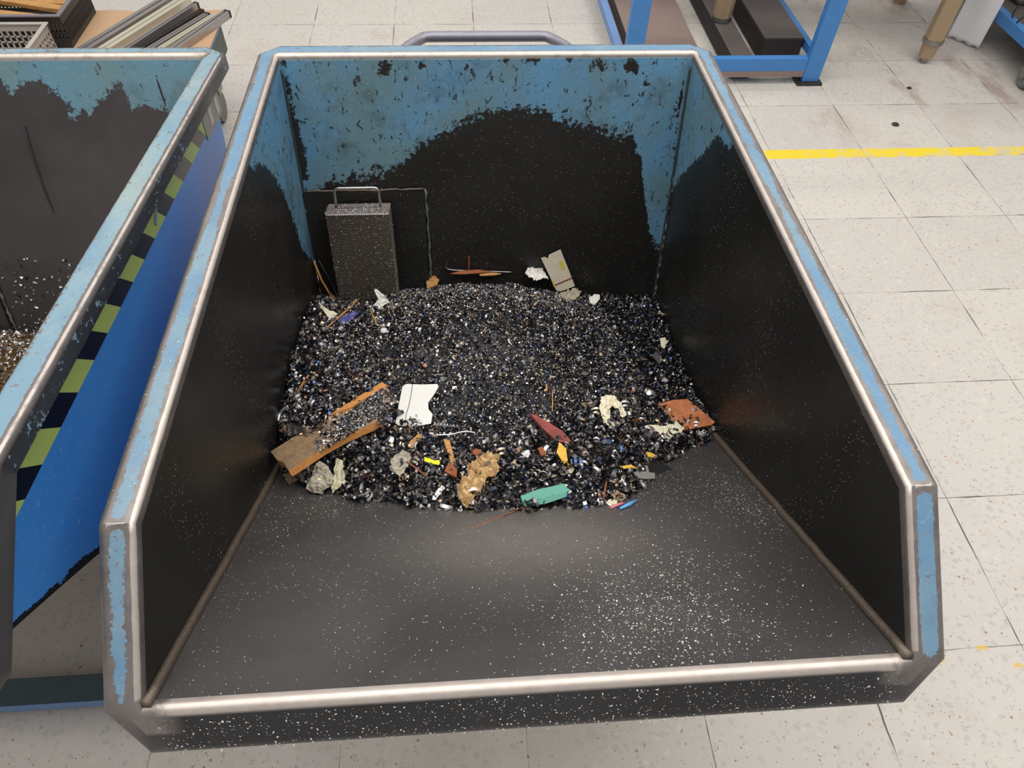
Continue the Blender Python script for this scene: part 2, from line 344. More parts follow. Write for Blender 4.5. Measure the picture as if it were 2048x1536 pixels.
def rim_mesh(parent, wearfn, mat='rim'):
    Wf = .046; r = .0095
    prof = [(-.0005, -.016)]+[(r-r*math.cos(a)-.0005, -r+r*math.sin(a)) for a in np.linspace(0, math.pi/2, 6)]
    nflat = 7
    prof += [(r+(Wf-2*r)*i/nflat, 0.0) for i in range(1, nflat)]
    prof += [(Wf-r+r*math.sin(a), -r+r*math.cos(a)) for a in np.linspace(0, math.pi/2, 6)]
    prof += [(Wf, -.034)]
    st = []   # origin, out, up, tag
    Z = Vector((0, 0, 1))
    fd = Vector((0, YL-YB, ZL-ZB)).normalized(); upf = Vector((0, fd.z, -fd.y)); upf = upf if upf.z > 0 else -upf
    upb = (Z+upf)/(1+Z.dot(upf))
    rn = Vector((0, -RS, -1)).normalized(); rd = Vector((0, -1, RS)).normalized()
    def side(s, seq):
        o = []
        for k in seq:
            y = YB*k; o.append((Vector((s*hw(y), y, ZB)), Vector((s, .0, 0)), Z, 'side'))
        return o
    def seg(a, b, n): return [a+(b-a)*i/n for i in range(n+1)]
    L = []
    L.append((Vector((-HWB, 0, ZB)), Vector((0, 1, 0)), Z, 'back'))
    L.append((Vector((-HWB, 0, ZB)), Vector((-1, .12, 0)), Z, 'corner'))
    for k in seg(.02, .975, 24)+[.990]: y = YB*k; L.append((Vector((-hw(y), y, ZB)), Vector((-1, 0, 0)), Z, 'side'))
    L.append((Vector((-hw(YB), YB, ZB)), Vector((-1, 0, 0)), upb, 'bend'))
    for k in [.06]+seg(.1, .93, 8): p = Vector((0, YB, ZB)).lerp(Vector((0, YL, ZL)), k); L.append((Vector((-hw(p.y), p.y, p.z)), Vector((-1, 0, 0)), upf, 'front'))
    L.append((Vector((-hw(YL), YL, ZL)), Vector((-1, 0, 0)), upf, 'fcorner'))
    L.append((Vector((-hw(YL), YL, ZL)), rn*1.6, rd, 'fcorner2'))
    Hf = len(L)
    mid = []
    for i in range(1, 20):
        t = i/20; mid.append((Vector((-hw(YL)+2*hw(YL)*t, YL, ZL)), rn*1.6, rd, 'lip'))
    Rr = [(Vector((-o.x, o.y, o.z)), Vector((-a.x, a.y, a.z)), b, t) for o, a, b, t in L[::-1]]
    bk = [(Vector((HWB-2*HWB*i/24, 0, ZB)), Vector((0, 1, 0)), Z, 'back') for i in range(1, 24)]
    S = L+mid+Rr+bk
    V = []; F_ = []; we = []; gr = []
    n = len(prof)
    for o, a, u, t in S:
        for i, (x, z) in enumerate(prof):
            p = o+a*x+u*z; V.append(p)
            f = i/(n-1); w_, g_ = wearfn(f, t, p); we.append(w_); gr.append(g_)
    m = len(S)
    for j in range(m):
        jj = (j+1) % m
        for i in range(n-1): F_.append((j*n+i, j*n+i+1, jj*n+i+1, jj*n+i))
    o = pyobj('rim', V, F_, M[mat], parent, True, {'wear': we, 'grease': gr})
    bm = bmesh.new(); bm.from_mesh(o.data); bmesh.ops.remove_doubles(bm, verts=bm.verts, dist=1e-5); bmesh.ops.recalc_face_normals(bm, faces=bm.faces); bm.to_mesh(o.data); bm.free()
    s = o.modifiers.new('solid', 'SOLIDIFY'); s.thickness = .003; s.offset = -1
    e = o.modifiers.new('es', 'EDGE_SPLIT'); e.split_angle = R(38)
    return o

def container(root, walls, wearfns, rimw, panelw=None, full=True):
    # walls end just below the folded rim
    def sidefn(s, drop=.012):
        # quad-ish grid over the trapezoid side: u along depth, v from bottom to top
        def f(u, v):
            ytop = YL*u
            # top edge
            zt = (ZB if ytop > YB else ZB+(ytop-YB)/(YL-YB)*(ZL-ZB))-drop
            zb_ = max(ZF, zramp(ytop)) if ytop < YR else ZF
            zb_ = min(zb_, zt)
            z = zb_+(zt-zb_)*v
            y = ytop+yback(z)*(1-u)
            return (s*hw(y), y, z)
        return f
    for s in (-1, 1):
        g = gridplate('side_wall', sidefn(s), 60, 44, M[walls[0]], root, .003, wearfns['left' if s < 0 else 'right'], flip=(s < 0))
    gridplate('back_wall', lambda u, v: ((u*2-1)*hw(0), yback(ZF+(ZB-.012-ZF)*v), ZF+(ZB-.012-ZF)*v), 72, 56, M[walls[1]], root, .003, wearfns['back'], flip=False)
    gridplate('ramp', lambda u, v: ((u*2-1)*hw(YL*v+YR*(1-v)), YR+(YL+.012-YR)*v, zramp(YR+(YL+.012-YR)*v)), 40, 40, M[walls[2]], root, .003, wearfns['ramp'], flip=True)
    gridplate('bottom_plate', lambda u, v: ((u*2-1)*hw(-.2), YR*v+yback(ZF)*(1-v), ZF), 4, 4, M[walls[2]], root, .003, lambda P: (np.ones(len(P)), np.ones(len(P))), flip=True)
    # outer blue skins, 4 mm outside the inner faces
    for s in (-1, 1):
        f0 = sidefn(s, .022)
        gridplate('outer_panel', lambda u, v: (f0(u, v)[0]+s*.005, f0(u, v)[1], f0(u, v)[2]), 30, 30, M['panel'], root, .002, panelw or (lambda P: (np.zeros(len(P))+.12, np.ones(len(P)))), flip=(s < 0))
    rim_mesh(root, rimw, 'rim' if full else 'rim_pale')
    # weld beads
    bmw = bmesh.new()
    for s in (-1, 1):
        pts = [(s*(hw(y)-.0045), y+.0, zramp(y)+.004) for y in np.linspace(YL+.006, YR, 40)]
        pts = [(p[0]+random.uniform(-.0008, .0008), p[1], p[2]+random.uniform(-.0006, .0006)) for p in pts]
        b = bmesh.new(); tube(b, pts, .0075, 8); bmobj('weld_seam', b, M['seam'], root, True)
        pts = [(s*(hw(0)-.002)+random.uniform(-.001, .001), yback(z)-.002+random.uniform(-.001, .001), z) for z in np.linspace(ZF, ZB-.03, 60)]
        b = bmesh.new(); tube(b, pts, .0032, 8); bmobj('weld_seam', b, M['corner_seam'], root, True)
    bmw.free()
    # backing plate in the left rear corner
    b = bmesh.new()
    x0, x1, zt = -HWB+.004, -.168, .592
    P = [(x0, yback(zt)-.012, zt), (x1, yback(zt)-.012, zt), (x1-.004, yback(ZF)-.012, ZF), (x0, yback(ZF)-.012, ZF)]
    bp = gridplate('backing_plate', lambda u, v: tuple(Vector(P[3]).lerp(Vector(P[2]), u).lerp(Vector(P[0]).lerp(Vector(P[1]), u), v)), 16, 24, M[walls[1]], root, .009, wearfns['plate'])
    b.free()
    b = bmesh.new()
    pts = [(x0+(x1-x0)*i/26, yback(zt)-.008+random.uniform(-.001, .001), zt+.002+random.uniform(-.0015, .0015)) for i in range(27)]
    tube(b, pts, [random.uniform(.0015, .0035) for _ in pts], 7); bmobj('weld_seam', b, M['seam'], bp, True)
    b = bmesh.new()
    pts = [(x1+.004+random.uniform(-.002, .002), yback(z)-.004, z) for z in np.linspace(zt, .24, 34)]
    tube(b, pts, [random.uniform(.0014, .0048) for _ in pts], 7); bmobj('weld_seam', b, M['weld_pale'], bp, True)
    # push handle behind the back wall
    zh = .85; pts = []
    for t in np.linspace(0, 1, 25):
        x = -.225+.45*t; e = min(t, 1-t); y = .035+.155*min(1, (e/.17))**.5
        pts.append((x, y-.005, zh))
    pts = [(-.226, .0, zh)]+pts+[(.226, .0, zh)]
    if full: tubeobj('push_handle', pts, .0125, M['handle'], root, 12)
M['corner_seam'] = plain('greasy_corner_seam', srgb(70, 78, 80), .45, .3, .3, 60, .6)
M['weld_pale'] = plain('pale_weld', srgb(112, 116, 112), .5, .3, .35, 90, .6)
M['handle'] = plain('grey_handle_tube', srgb(140, 138, 148), .4, .5, .15, 30, .1)

def chassis(root, cx, y0, y1, wid, front_bar=True, lowz=.015):
    c = root
    if front_bar:
        f = boxobj('front_crossbar', (cx-wid, cx+wid, y0-.052, y0, lowz+.012, .05), M['blue_dull'], c, .002)
        boxobj('front_flange', (cx-wid, cx+wid, y0-.055, y0-.0521, .015, .05), M['blue_light'], c, .0008)
    for s in (-1, 1):
        boxobj('side_beam', (cx+s*.33-.025, cx+s*.33+.025, y0, y1, .13, .18) if not front_bar else (cx+s*(wid-.05)-.02, cx+s*(wid-.05)+.02, y0, y1, .02, .06), M['blue_frame'], c, .002)

# ---- right (main) container
RO = Vector((-1.624, -1.308, 0))
root_r = empty('tipping_container', RO)
tag(root_r, 'open blue steel tipping container in the centre, blackened inside and half filled with metal chips', 'container')
ROn = np.array(RO)
c_back = curve([(480, 560), (560, 545), (606, 500), (615, 420), (640, 380), (662, 362), (700, 352), (770, 346), (800, 318), (840, 292), (880, 262), (930, 236), (965, 226), (1000, 214), (1045, 205), (1090, 222), (1125, 248), (1200, 258), (1262, 266), (1282, 315), (1290, 400), (1300, 470), (1330, 500)])
def w_back(P):
    u, v = proj(P+ROn); d = (v-c_back(u))/260
    w_ = np.clip(.5+d, .12, 1.0)
    # rusty bruises below the rim
    for (bu, bv, ru, rv) in ((770, 135, 22, 24), (840, 128, 16, 16), (935, 130, 12, 22), (1010, 122, 14, 16), (1065, 115, 22, 14), (1140, 120, 18, 28), (1200, 128, 24, 30), (1265, 130, 22, 24), (1295, 165, 12, 22)):
        w_ = np.maximum(w_, np.clip(.62-.35*np.hypot((u-bu)/ru, (v-bv)/rv)*.6, 0, .56))
    # greasy wedge down the left corner, narrow one on the right
    dl = (u-(566+.16*(v-130)))/np.clip(12+.08*(v-120), 8, 30); w_ = np.where(v < 360, np.maximum(w_, .62-.24*np.abs(dl)), w_)
    dr = (u-(1367-.1*(v-140)))/np.clip(8+.06*(v-140), 5, 24); w_ = np.where((v > 140) & (v < 330), np.maximum(w_, .58-.3*np.abs(dr)), w_)
    return w_, np.ones(len(P))*.95
c_left = curve([(300, -50), (440, 40), (480, 300), (500, 335), (530, 330), (552, 360), (575, 400), (592, 450), (606, 500), (640, 540)])
def w_left(P):
    u, v = proj(P+ROn); return np.clip(.5+(v-c_left(u))/140, .15, 1), np.ones(len(P))
c_right = curve([(1290, 500), (1325, 440), (1345, 380), (1362, 345), (1385, 325), (1420, 290), (1440, 268), (1462, 300), (1480, 240), (1520, 60), (1900, 0)])
def w_right(P):
    u, v = proj(P+ROn); return np.clip(.5+(v-c_right(u))/130, .15, 1), np.ones(len(P))
def w_ramp(P):
    return np.ones(len(P)), 1-.5*np.exp(-((P[:, 0]-.02)/.3)**2-((P[:, 1]+1.04)/.13)**2)
def w_plate(P): return np.where(P[:, 0] < -.39, .62, .95), np.ones(len(P))
def rimw_r(f, t, p):
    n_ = noise.noise(Vector((p.x*7, p.y*7, 3)))*.42
    if t == 'lip': return (1.0, 0.0) if f < .30 else (1.0, 1.0)  # pale lip bend: worn steel with the bright highlight painted in
    if t == 'fcorner2': return (.88, .0) if f < .5 else (.95, .8)
    if t == 'fcorner': return (.72, .05)
    if t in ('back', 'corner'): return (.97 if f < .34 else (.15 if f < .64 else .6), 0 if f < .64 else .4)
    if f < .34: return (1.0 if .12 < f < .30 else .8, 0)
    if f > .65: return (.80, 0 if f < .96 else .5)
    s_ = (f-.34)/.31
    base = .5+(abs(s_-.5)-(.46 if t == 'side' else .43))*1.4
    if t == 'bend': return (1.0, 0)
    if t == 'side' and p.x > 0 and -1.1 < p.y < -.25: base += .06
    return (base+n_, 0)
container(root_r, ('wall', 'wall', 'ramp'), {'left': w_left, 'right': w_right, 'back': w_back, 'ramp': w_ramp, 'plate': w_plate}, rimw_r)
for s in (-1, 1):
    boxobj('chassis_beam', (s*.3-.025, s*.3+.025, -.85, -.08, .115, .165), M['blue_frame'], root_r)
boxobj('chassis_crossbeam', (-.3, .3, -.80, -.75, .115, .165), M['blue_frame'], root_r)
def caster(root, x, y, top, r=.05):
    b = bmesh.new(); bmesh.ops.create_cone(b, cap_ends=True, segments=28, radius1=r, radius2=r, depth=.03, matrix=Matrix.Translation((x, y, r)) @ Matrix.Rotation(R(90), 4, 'Y'))
    bmesh.ops.bevel(b, geom=[e for e in b.edges if e.calc_face_angle(0) > 1], offset=.006, segments=2, affect='EDGES')
    wl = bmobj('caster', b, M['wheel'], root, False)
    b = bmesh.new()
    for s in (-1, 1): box(b, x+s*.02-.002, x+s*.02+.002, y-.02, y+.02, r-.01, top, .001)
    box(b, x-.025, x+.025, y-.03, y+.03, top-.004, top, .001)
    bmobj('fork', b, M['steel'], wl)
for x in (-.3, .3):
    for y in (-.72, -.14): caster(root_r, x, y, .116)

TAPR = TAP; TAP = 0.0
# ---- left container, standing nose-up beside it
root_l = empty('tipping_container', (-2.722, -1.302, 0))
tag(root_l, 'blue steel tipping container tilted nose-up at left edge, hazard tape on its outer side', 'container')
phi = R(-6.2)
piv = Vector((0, 0, .9))
ML = Matrix.Translation((-2.722, -1.302, 0)) @ Matrix.Translation(piv) @ Matrix.Rotation(phi, 4, 'X') @ Matrix.Translation(-piv)
root_l.matrix_world = ML
MLn = np.array(ML)
c_lback = curve([(-100, 90), (0, 150), (30, 160), (60, 165), (90, 160), (120, 175), (135, 205), (155, 215), (180, 222), (205, 190), (230, 170), (250, 205), (265, 225), (290, 215), (310, 215), (335, 225), (350, 240)])
def wl_back(P):
    Q = P @ MLn[:3, :3].T+MLn[:3, 3]; u, v = proj(Q)
    w_ = np.clip(.5+(v-c_lback(u))/190, .2, 1)
    d = np.abs((u-(52+(v-255)*.34)))/3.0; sc_ = np.where((v > 250) & (v < 430), 1, 0)
    return w_, np.where((sc_ > 0) & (d < 1), 2.2, .9)
ones = lambda P: (np.ones(len(P)), np.ones(len(P)))
def rimw_l(f, t, p):
    n_ = noise.noise(Vector((p.x*7, p.y*7, 8)))*.15
    if t in ('lip', 'fcorner2', 'fcorner', 'front'): return (.82+n_, .8)
    if t in ('back', 'corner'): return (.97 if f < .34 else (.42 if f < .64 else .6), 0 if f < .64 else .4)
    if f < .34: return (.62 if f < .22 else .4, 0)
    if f > .93: return (.66+n_, 1)
    if f > .66: return (.96, 0) if .70 < f < .82 else (.7, .4)  # pale band paints the outer edge's highlight onto the bare steel
    return (.24+n_, 0)
def pw_l(P):
    # bottom edge chipped black
    e = (P[:, 2]-np.maximum(ZF, ZL-RS*(P[:, 1]-YL)))
    return np.clip(.62-e/.03*.5, .14, .62), np.ones(len(P))
container(root_l, ('wall_grey', 'wall_grey', 'ramp'), {'left': ones, 'right': ones, 'back': wl_back, 'ramp': lambda P: (np.ones(len(P)), np.zeros(len(P))+.1), 'plate': ones}, rimw_l, pw_l, False)
Rl = np.array(ML.to_3x3()); nl = Rl @ np.array([0, -1/math.hypot(1, LEAN), LEAN/math.hypot(1, LEAN)]); cl0 = Rl @ np.array([0, yback(.5), .5])+MLn[:3, 3]+nl*.0012
for pts, wpx in (([(51, 252), (58, 285), (70, 322), (82, 360), (97, 400), (108, 425)], 4.5), ([(313, 158), (318, 172), (324, 190), (331, 212)], 3.5)):
    W_ = []
    for u, v in pts: d_ = ray(u, v); W_.append(Vector(CP+d_*((cl0-CP) @ nl)/(d_ @ nl)))
    V = []
    for i, p in enumerate(W_):
        t_ = (W_[min(i+1, len(W_)-1)]-W_[max(i-1, 0)]).normalized(); a = t_.cross(Vector(nl)).normalized()*wpx*.0011*(.4 if i in (0, len(W_)-1) else 1)*.5; V += [ML.inverted() @ (p-a), ML.inverted() @ (p+a)]
    o = pyobj('black_streak', V, [(2*i, 2*i+1, 2*i+3, 2*i+2) for i in range(len(W_)-1)], M['black'], root_l); s_ = o.modifiers.new('s', 'SOLIDIFY'); s_.thickness = .0006
# hazard tape strip on the right outer panel
tx = lambda y: hw(y)+.0062
zt0, zt1 = .783, .856
ys = [-.085, -.150, -.208, -.271, -.344, -.410, -.472, -.543, -.607, -.671, -.736, -.799, -.859, -.925, -.990, -1.053, -1.107, -1.19]
cols = [0, 2, 0, 2, 0, 1, 0, 1, 0, 1, 0, 1, 0, 1, 0, 1, 0]
V = []; F_ = []; mi = []
def tape_y_fix(y, z): return y-(z-zt0)*.98
for i in range(len(ys)-1):
    a, b_ = ys[i], ys[i+1]
    for (y, z) in ((a, zt1), (b_, zt1), (b_, zt0), (a, zt0)):
        if z < zramp(y)+.02: z = min(zt1, zramp(y)+.012)
        yy = tape_y_fix(y, z); V.append((tx(yy)+.0008, yy, z))
    k = len(V)-4; F_.append((k, k+3, k+2, k+1)); mi.append(cols[i])
tp = pyobj('hazard_tape', V, F_, [M['tape_yellow'], M['tape_black'], M['tape_grey']], root_l)
for f, m_ in zip(tp.data.polygons, mi): f.material_index = m_
s_ = tp.modifiers.new('s', 'SOLIDIFY'); s_.thickness = .0006; s_.offset = 0
tag(tp, 'black and pale yellow striped tape')
# label plate near the back of that panel
lb = boxobj('label_plate', (0, .0015, -.143, 0, -.088, 0), M['label'], root_l, .0004, Matrix.Translation((tx(-.08)+.001, -.004, .860)))
for (a, b_) in ((-.040, -.018), (-.098, -.074)):
    boxobj('printed_field', (0, .0006, a, b_, -.078, -.01), M['label_lt'], lb, 0, Matrix.Translation((tx(-.08)+.0025, -.004, .860)))
boxobj('torn_tape_scrap', (0, .001, -.008, .0, -.06, 0), M['glue'], root_l, 0, Matrix.Translation((tx(-.6)+.0022, -.475, .835)) @ Matrix.Rotation(R(-50), 4, 'X'))
# chassis of the left container: level on the floor, child of the container
def inv(o):
    o.parent = root_l; o.matrix_parent_inverse = ML.inverted(); return o
b = bmesh.new(); box(b, -3.3, -2.40, -2.408, -2.352, .012, .05, .002); inv(bmobj('front_crossbar', b, M['blue_dull']))
b = bmesh.new(); box(b, -3.3, -2.40, -2.411, -2.4085, .012, .050, .0005); inv(bmobj('front_flange', b, M['blue_light']))
for x in (-2.43, -3.27):
    b = bmesh.new(); box(b, x-.02, x+.02, -2.35, -1.4, .03, .07, .002); inv(bmobj('chassis_beam', b, M['blue_frame']))
for x in (-2.43, -3.27):
    b = bmesh.new(); box(b, x-.02, x+.02, -1.60, -1.56, .07, .20, .002); inv(bmobj('chassis_post', b, M['blue_frame']))
b = bmesh.new(); box(b, -3.27, -2.43, -1.60, -1.56, .14, .19, .002); inv(bmobj('chassis_crossbeam', b, M['blue_frame']))
for x in (-2.43, -3.27):
    b = bmesh.new(); box(b, x-.02, x+.02, -2.35, -2.30, .0, .03, .002); inv(bmobj('chassis_foot', b, M['dark_steel']))
    b = bmesh.new(); box(b, x-.02, x+.02, -1.46, -1.41, .0, .03, .002); inv(bmobj('chassis_foot', b, M['dark_steel']))

TAP = TAPR
# ------------------------------------------------------------------ perforated strainer baskets hanging in the corner
def basket(mtx, label, parent=None):
    r = empty('strainer_basket'); r.matrix_world = mtx; tag(r, label, 'basket')
    Wd, Dp, Hh = .152, .058, .42
    def perf(name, w_, h_, fn, pitch=.0052, rad=.0019):
        """sheet with real hexagonal holes"""
        V = []; F_ = []; idx = {}
        def vid(x, y):
            k = (round(x, 6), round(y, 6))
            if k not in idx: idx[k] = len(V); V.append(fn(min(max(x, 0), w_), min(max(y, 0), h_)))
            return idx[k]
        nx = int(w_/pitch); px = w_/nx; py = px*.866; ny = int(h_/py)
        for j in range(ny):
            ox = (j % 2)*px/2
            for i in range(nx):
                cx, cy = ox+(i+.5)*px, (j+.5)*h_/ny
                out = [(cx+px/2*a, cy+h_/ny*c*2/3) for a, c in ((0, 1), (1, .5), (1, -.5), (0, -1), (-1, -.5), (-1, .5))]
                inn = [(cx+rad*math.sin(k*math.pi/3), cy+rad*math.cos(k*math.pi/3)) for k in range(6)]
                o_ = [vid(*q) for q in out]; n_ = [vid(*q) for q in inn]
                for k in range(6): F_.append((o_[k], o_[(k+1) % 6], n_[(k+1) % 6], n_[k]))
        ob = pyobj(name, V, F_, M['perf'], r); s = ob.modifiers.new('s', 'SOLIDIFY'); s.thickness = .0012; s.offset = 0
        return ob
    perf('perforated_front', Wd, Hh, lambda x, y: (x, -Dp, -y))
    perf('perforated_side', Dp, Hh, lambda x, y: (Wd, -x, -y))
    perf('perforated_side', Dp, Hh, lambda x, y: (0, -x, -y))
    boxobj('top_plate', (-.001, Wd+.001, -Dp-.001, .0, .0, .0022), M['perf_top'], r, .0008)
    boxobj('interior_shade_block', (.012, Wd-.012, -Dp+.012, -.004, -Hh, -.004), M['slab_dark'], r, 0)  # dark block standing in for the shade inside the basket
    b = bmesh.new()
    nn = 30
    for i in range(nn):   # bright saw-tooth edge where the perforated sheet is folded
        x = Wd*(i+.5)/nn; bmesh.ops.create_cone(b, cap_ends=True, segments=4, radius1=.0024, radius2=.0008, depth=.004, matrix=Matrix.Translation((x, -Dp-.001, .0005)) @ Matrix.Rotation(R(-120), 4, 'X'))
    bmobj('toothed_edge', b, M['silver'], r)
    hpts = [(.022, -.022, 0)]
    for a in np.linspace(0, 90, 6): hpts.append((.022+.012-.012*math.cos(R(a)), -.022, .040+.012*math.sin(R(a))))
    hpts += [(Wd-.022-.012+.012*math.sin(R(a)), -.022, .040+.012*math.cos(R(a))) for a in np.linspace(0, 90, 6)]+[(Wd-.022, -.022, 0)]
    tubeobj('handle', hpts, .0036, M['silver_handle'], r, 10)
    return r
M['perf'] = plain('oily_perforated_steel', srgb(160, 150, 138), .3, .8, .25, 120, .2)
M['perf_top'] = plain('chip_dusted_steel', srgb(150, 140, 136), .5, .6, .45, 200, .9)
M['silver_handle'] = plain('stainless_rod', srgb(180, 176, 170), .3, .9, .06, 40, 0)
leanm = Matrix.Rotation(-math.atan(LEAN), 4, 'X')
def basket_m(base): return base @ Matrix.Translation((-.405, yback(.568)-.024, .568)) @ leanm
basket(basket_m(Matrix.Translation(RO)), 'perforated steel strainer basket with wire handle hanging in the rear corner of the central container')
basket(basket_m(ML), 'perforated steel strainer basket cut off by the left edge of the photo')

# ------------------------------------------------------------------ heap of metal chips
EDGE = [(-2.12, -2.04), (-2.10, -2.065), (-2.062, -2.122), (-1.93, -2.20), (-1.80, -2.235), (-1.714, -2.252), (-1.60, -2.262), (-1.514, -2.262), (-1.44, -2.255), (-1.38, -2.215), (-1.33, -2.14), (-1.26, -2.09), (-1.167, -2.032), (-1.13, -2.0)]
ex, ey = map(np.array, zip(*EDGE))
def wramp(y): return ZL-RS*((y+1.308)-YL)
def heap(x, y):
    x = np.asarray(x, float); y = np.asarray(y, float)
    ye = np.interp(x, ex, ey)+.008*np.sin(x*60)
    s = (x+1.624)/.47
    zb = .285-.018*s
    t = (y-ye)/(-1.45-ye)
    tc = np.clip(t, 0, 1.2)
    z = wramp(ye)*(1-tc)+zb*tc
    z = z+.27*tc*(1-tc)*np.clip(-s, 0, 1)**1.5-.10*tc*(1-tc)*np.clip(s, 0, 1)
    z = z+.02*np.clip(tc/.12, 0, 1)*np.clip((1-tc)/.2, 0, 1)
    d = np.hypot((x+1.655)/1.0, (y+1.66)/.95)
    z = z+.085*np.clip(1-d/.36, 0, 1)**1.1*1.35
    z = z+.004*np.sin(x*37+y*11)*np.sin(y*41-x*7)+.0025*np.sin(x*90+1)*np.sin(y*83)
    return np.where(t < 0, np.minimum(wramp(y)-.004+0*t, wramp(ye)+t*.5), z)
def hit(u, v, off=0.0):
    d = ray(u, v); lo = .9; 
    for s in np.arange(.7, 2.4, .004):
        P = CP+d*s
        zz = max(float(heap(P[0], P[1])), float(wramp(P[1])) if P[1] < -1.5 else -1)
        wallhit = P[1] > -1.308+yback(P[2])-.004
        if P[2] <= zz+off or wallhit: return P
    return P
# base surface
nx, ny = 150, 130
XX = np.linspace(-2.105, -1.145, nx); YY = np.linspace(-2.29, -1.44, ny)
gx, gy = np.meshgrid(XX, YY); gz = heap(gx, gy)-.002
V = np.stack([gx, gy, gz], -1).reshape(-1, 3)
lim = -1.624+np.sign(V[:, 0]+1.624)*(HWB+TAP*(-(V[:, 1]+1.308))-.001)
V[:, 0] = np.where(np.abs(V[:, 0]+1.624) > np.abs(lim+1.624), lim, V[:, 0])
V[:, 1] = np.minimum(V[:, 1], -1.308+yback(V[:, 2])-.002)
F_ = [(j*nx+i, j*nx+i+1, (j+1)*nx+i+1, (j+1)*nx+i) for j in range(ny-1) for i in range(nx-1)]
# chip templates
def strip(r, w_, sweep, seg, pitch=0.0, taper=0.0):
    P = []; F = []
    for i in range(seg+1):
        a = sweep*i/seg; rr = r*(1-taper*i/seg)
        P.append((rr*math.cos(a), rr*math.sin(a), -w_/2+pitch*a)); P.append((rr*1.04*math.cos(a), rr*1.04*math.sin(a), w_/2+pitch*a))
    for i in range(seg): F.append((2*i, 2*i+1, 2*i+3, 2*i+2))
    P = np.array(P); P -= P.mean(0); return P, np.array(F)
def flake():
    P = np.array([(-.5, -.3, 0), (.1, -.45, .08), (.5, .0, -.05), (.15, .4, .1), (-.45, .3, 0)]); F = np.array([(0, 1, 3, 4), (1, 2, 3, 3)]); return P, np.array([(0, 1, 3, 4)])
tpl_f = [strip(.5, .5, 1.7, 2), strip(.5, .8, 2.6, 3), (np.array([(-.5, -.25, 0), (.5, -.3, .05), (.45, .3, -.05), (-.4, .25, .1)]), np.array([(0, 1, 2, 3)])), strip(.45, .3, 3.6, 4)]
tpl_m = [strip(.5, .45, 4.2, 7), strip(.5, .7, 2.4, 5), strip(.5, .35, 5.6, 9, .04), strip(.6, .5, 1.9, 4), strip(.5, .5, 3.2, 6, .06, .3)]
tpl_l = [strip(.5, .26, 7.5, 18, .05, .3), strip(.5, .32, 5.2, 13, .03), strip(.5, .3, 3.4, 10, 0, .2), strip(.5, .22, 11, 26, .06, .45)]
PAL = np.array([srgb(26, 26, 32), srgb(56, 54, 58), srgb(92, 88, 90), srgb(138, 134, 134), srgb(214, 212, 212), srgb(254, 252, 250), srgb(168, 146, 122), srgb(220, 200, 174), srgb(40, 56, 100), srgb(96, 130, 184), srgb(150, 104, 84), srgb(20, 25, 42)])
def rotm(n, flat):
    a = rng.random(n)*2*math.pi; ax = rng.normal(size=(n, 3)); ax /= np.linalg.norm(ax, axis=1)[:, None]
    th = rng.random(n)*math.pi*flat; c, s = np.cos(th), np.sin(th)
    K = np.zeros((n, 3, 3)); K[:, 0, 1] = -ax[:, 2]; K[:, 0, 2] = ax[:, 1]; K[:, 1, 0] = ax[:, 2]; K[:, 1, 2] = -ax[:, 0]; K[:, 2, 0] = -ax[:, 1]; K[:, 2, 1] = ax[:, 0]
    Rm = np.eye(3)+s[:, None, None]*K+(1-c)[:, None, None]*(K @ K)
    Z = np.zeros((n, 3, 3)); Z[:, 0, 0] = np.cos(a); Z[:, 0, 1] = -np.sin(a); Z[:, 1, 0] = np.sin(a); Z[:, 1, 1] = np.cos(a); Z[:, 2, 2] = 1
    return Rm @ Z
class Acc:
    def __init__(s): s.V = []; s.F4 = []; s.C = []; s.n = 0
    def add(s, tp, pos, size, rot, col):
        P, F = tp; n = len(pos)
        W = np.einsum('nij,pj->npi', rot, P)*size[:, None, None]+pos[:, None, :]
        s.V.append(W.reshape(-1, 3)); s.F4.append((F[None]+(np.arange(n)*len(P))[:, None, None]+s.n).reshape(-1, 4)); s.n += n*len(P)
        s.C.append(np.repeat(col, len(P), 0))
    def raw(s, V, F, col): s.V.append(V); s.F4.append(np.asarray(F)+s.n); s.n += len(V); s.C.append(np.tile(col, (len(V), 1)))
    def mesh(s, name):
        V = np.concatenate(s.V); F = np.concatenate(s.F4); C = np.concatenate(s.C)
        me = bpy.data.meshes.new(name); me.vertices.add(len(V)); me.vertices.foreach_set('co', V.astype(np.float32).ravel())
        me.loops.add(F.size); me.loops.foreach_set('vertex_index', F.astype(np.int32).ravel())
        me.polygons.add(len(F)); me.polygons.foreach_set('loop_start', np.arange(0, F.size, 4, dtype=np.int32)); me.polygons.foreach_set('loop_total', np.full(len(F), 4, np.int32))
        me.update(calc_edges=True)
        at = me.color_attributes.new('col', 'FLOAT_COLOR', 'POINT'); at.data.foreach_set('color', np.concatenate([C, np.ones((len(C), 1))], 1).astype(np.float32).ravel())
        return me
def pick(probs, n):
    p = np.array(probs, float); p /= p.sum(); c = PAL[rng.choice(len(PAL), n, p=p)]
    return np.clip(c*(rng.random((n, 1))*.6+.8), 0, .98)
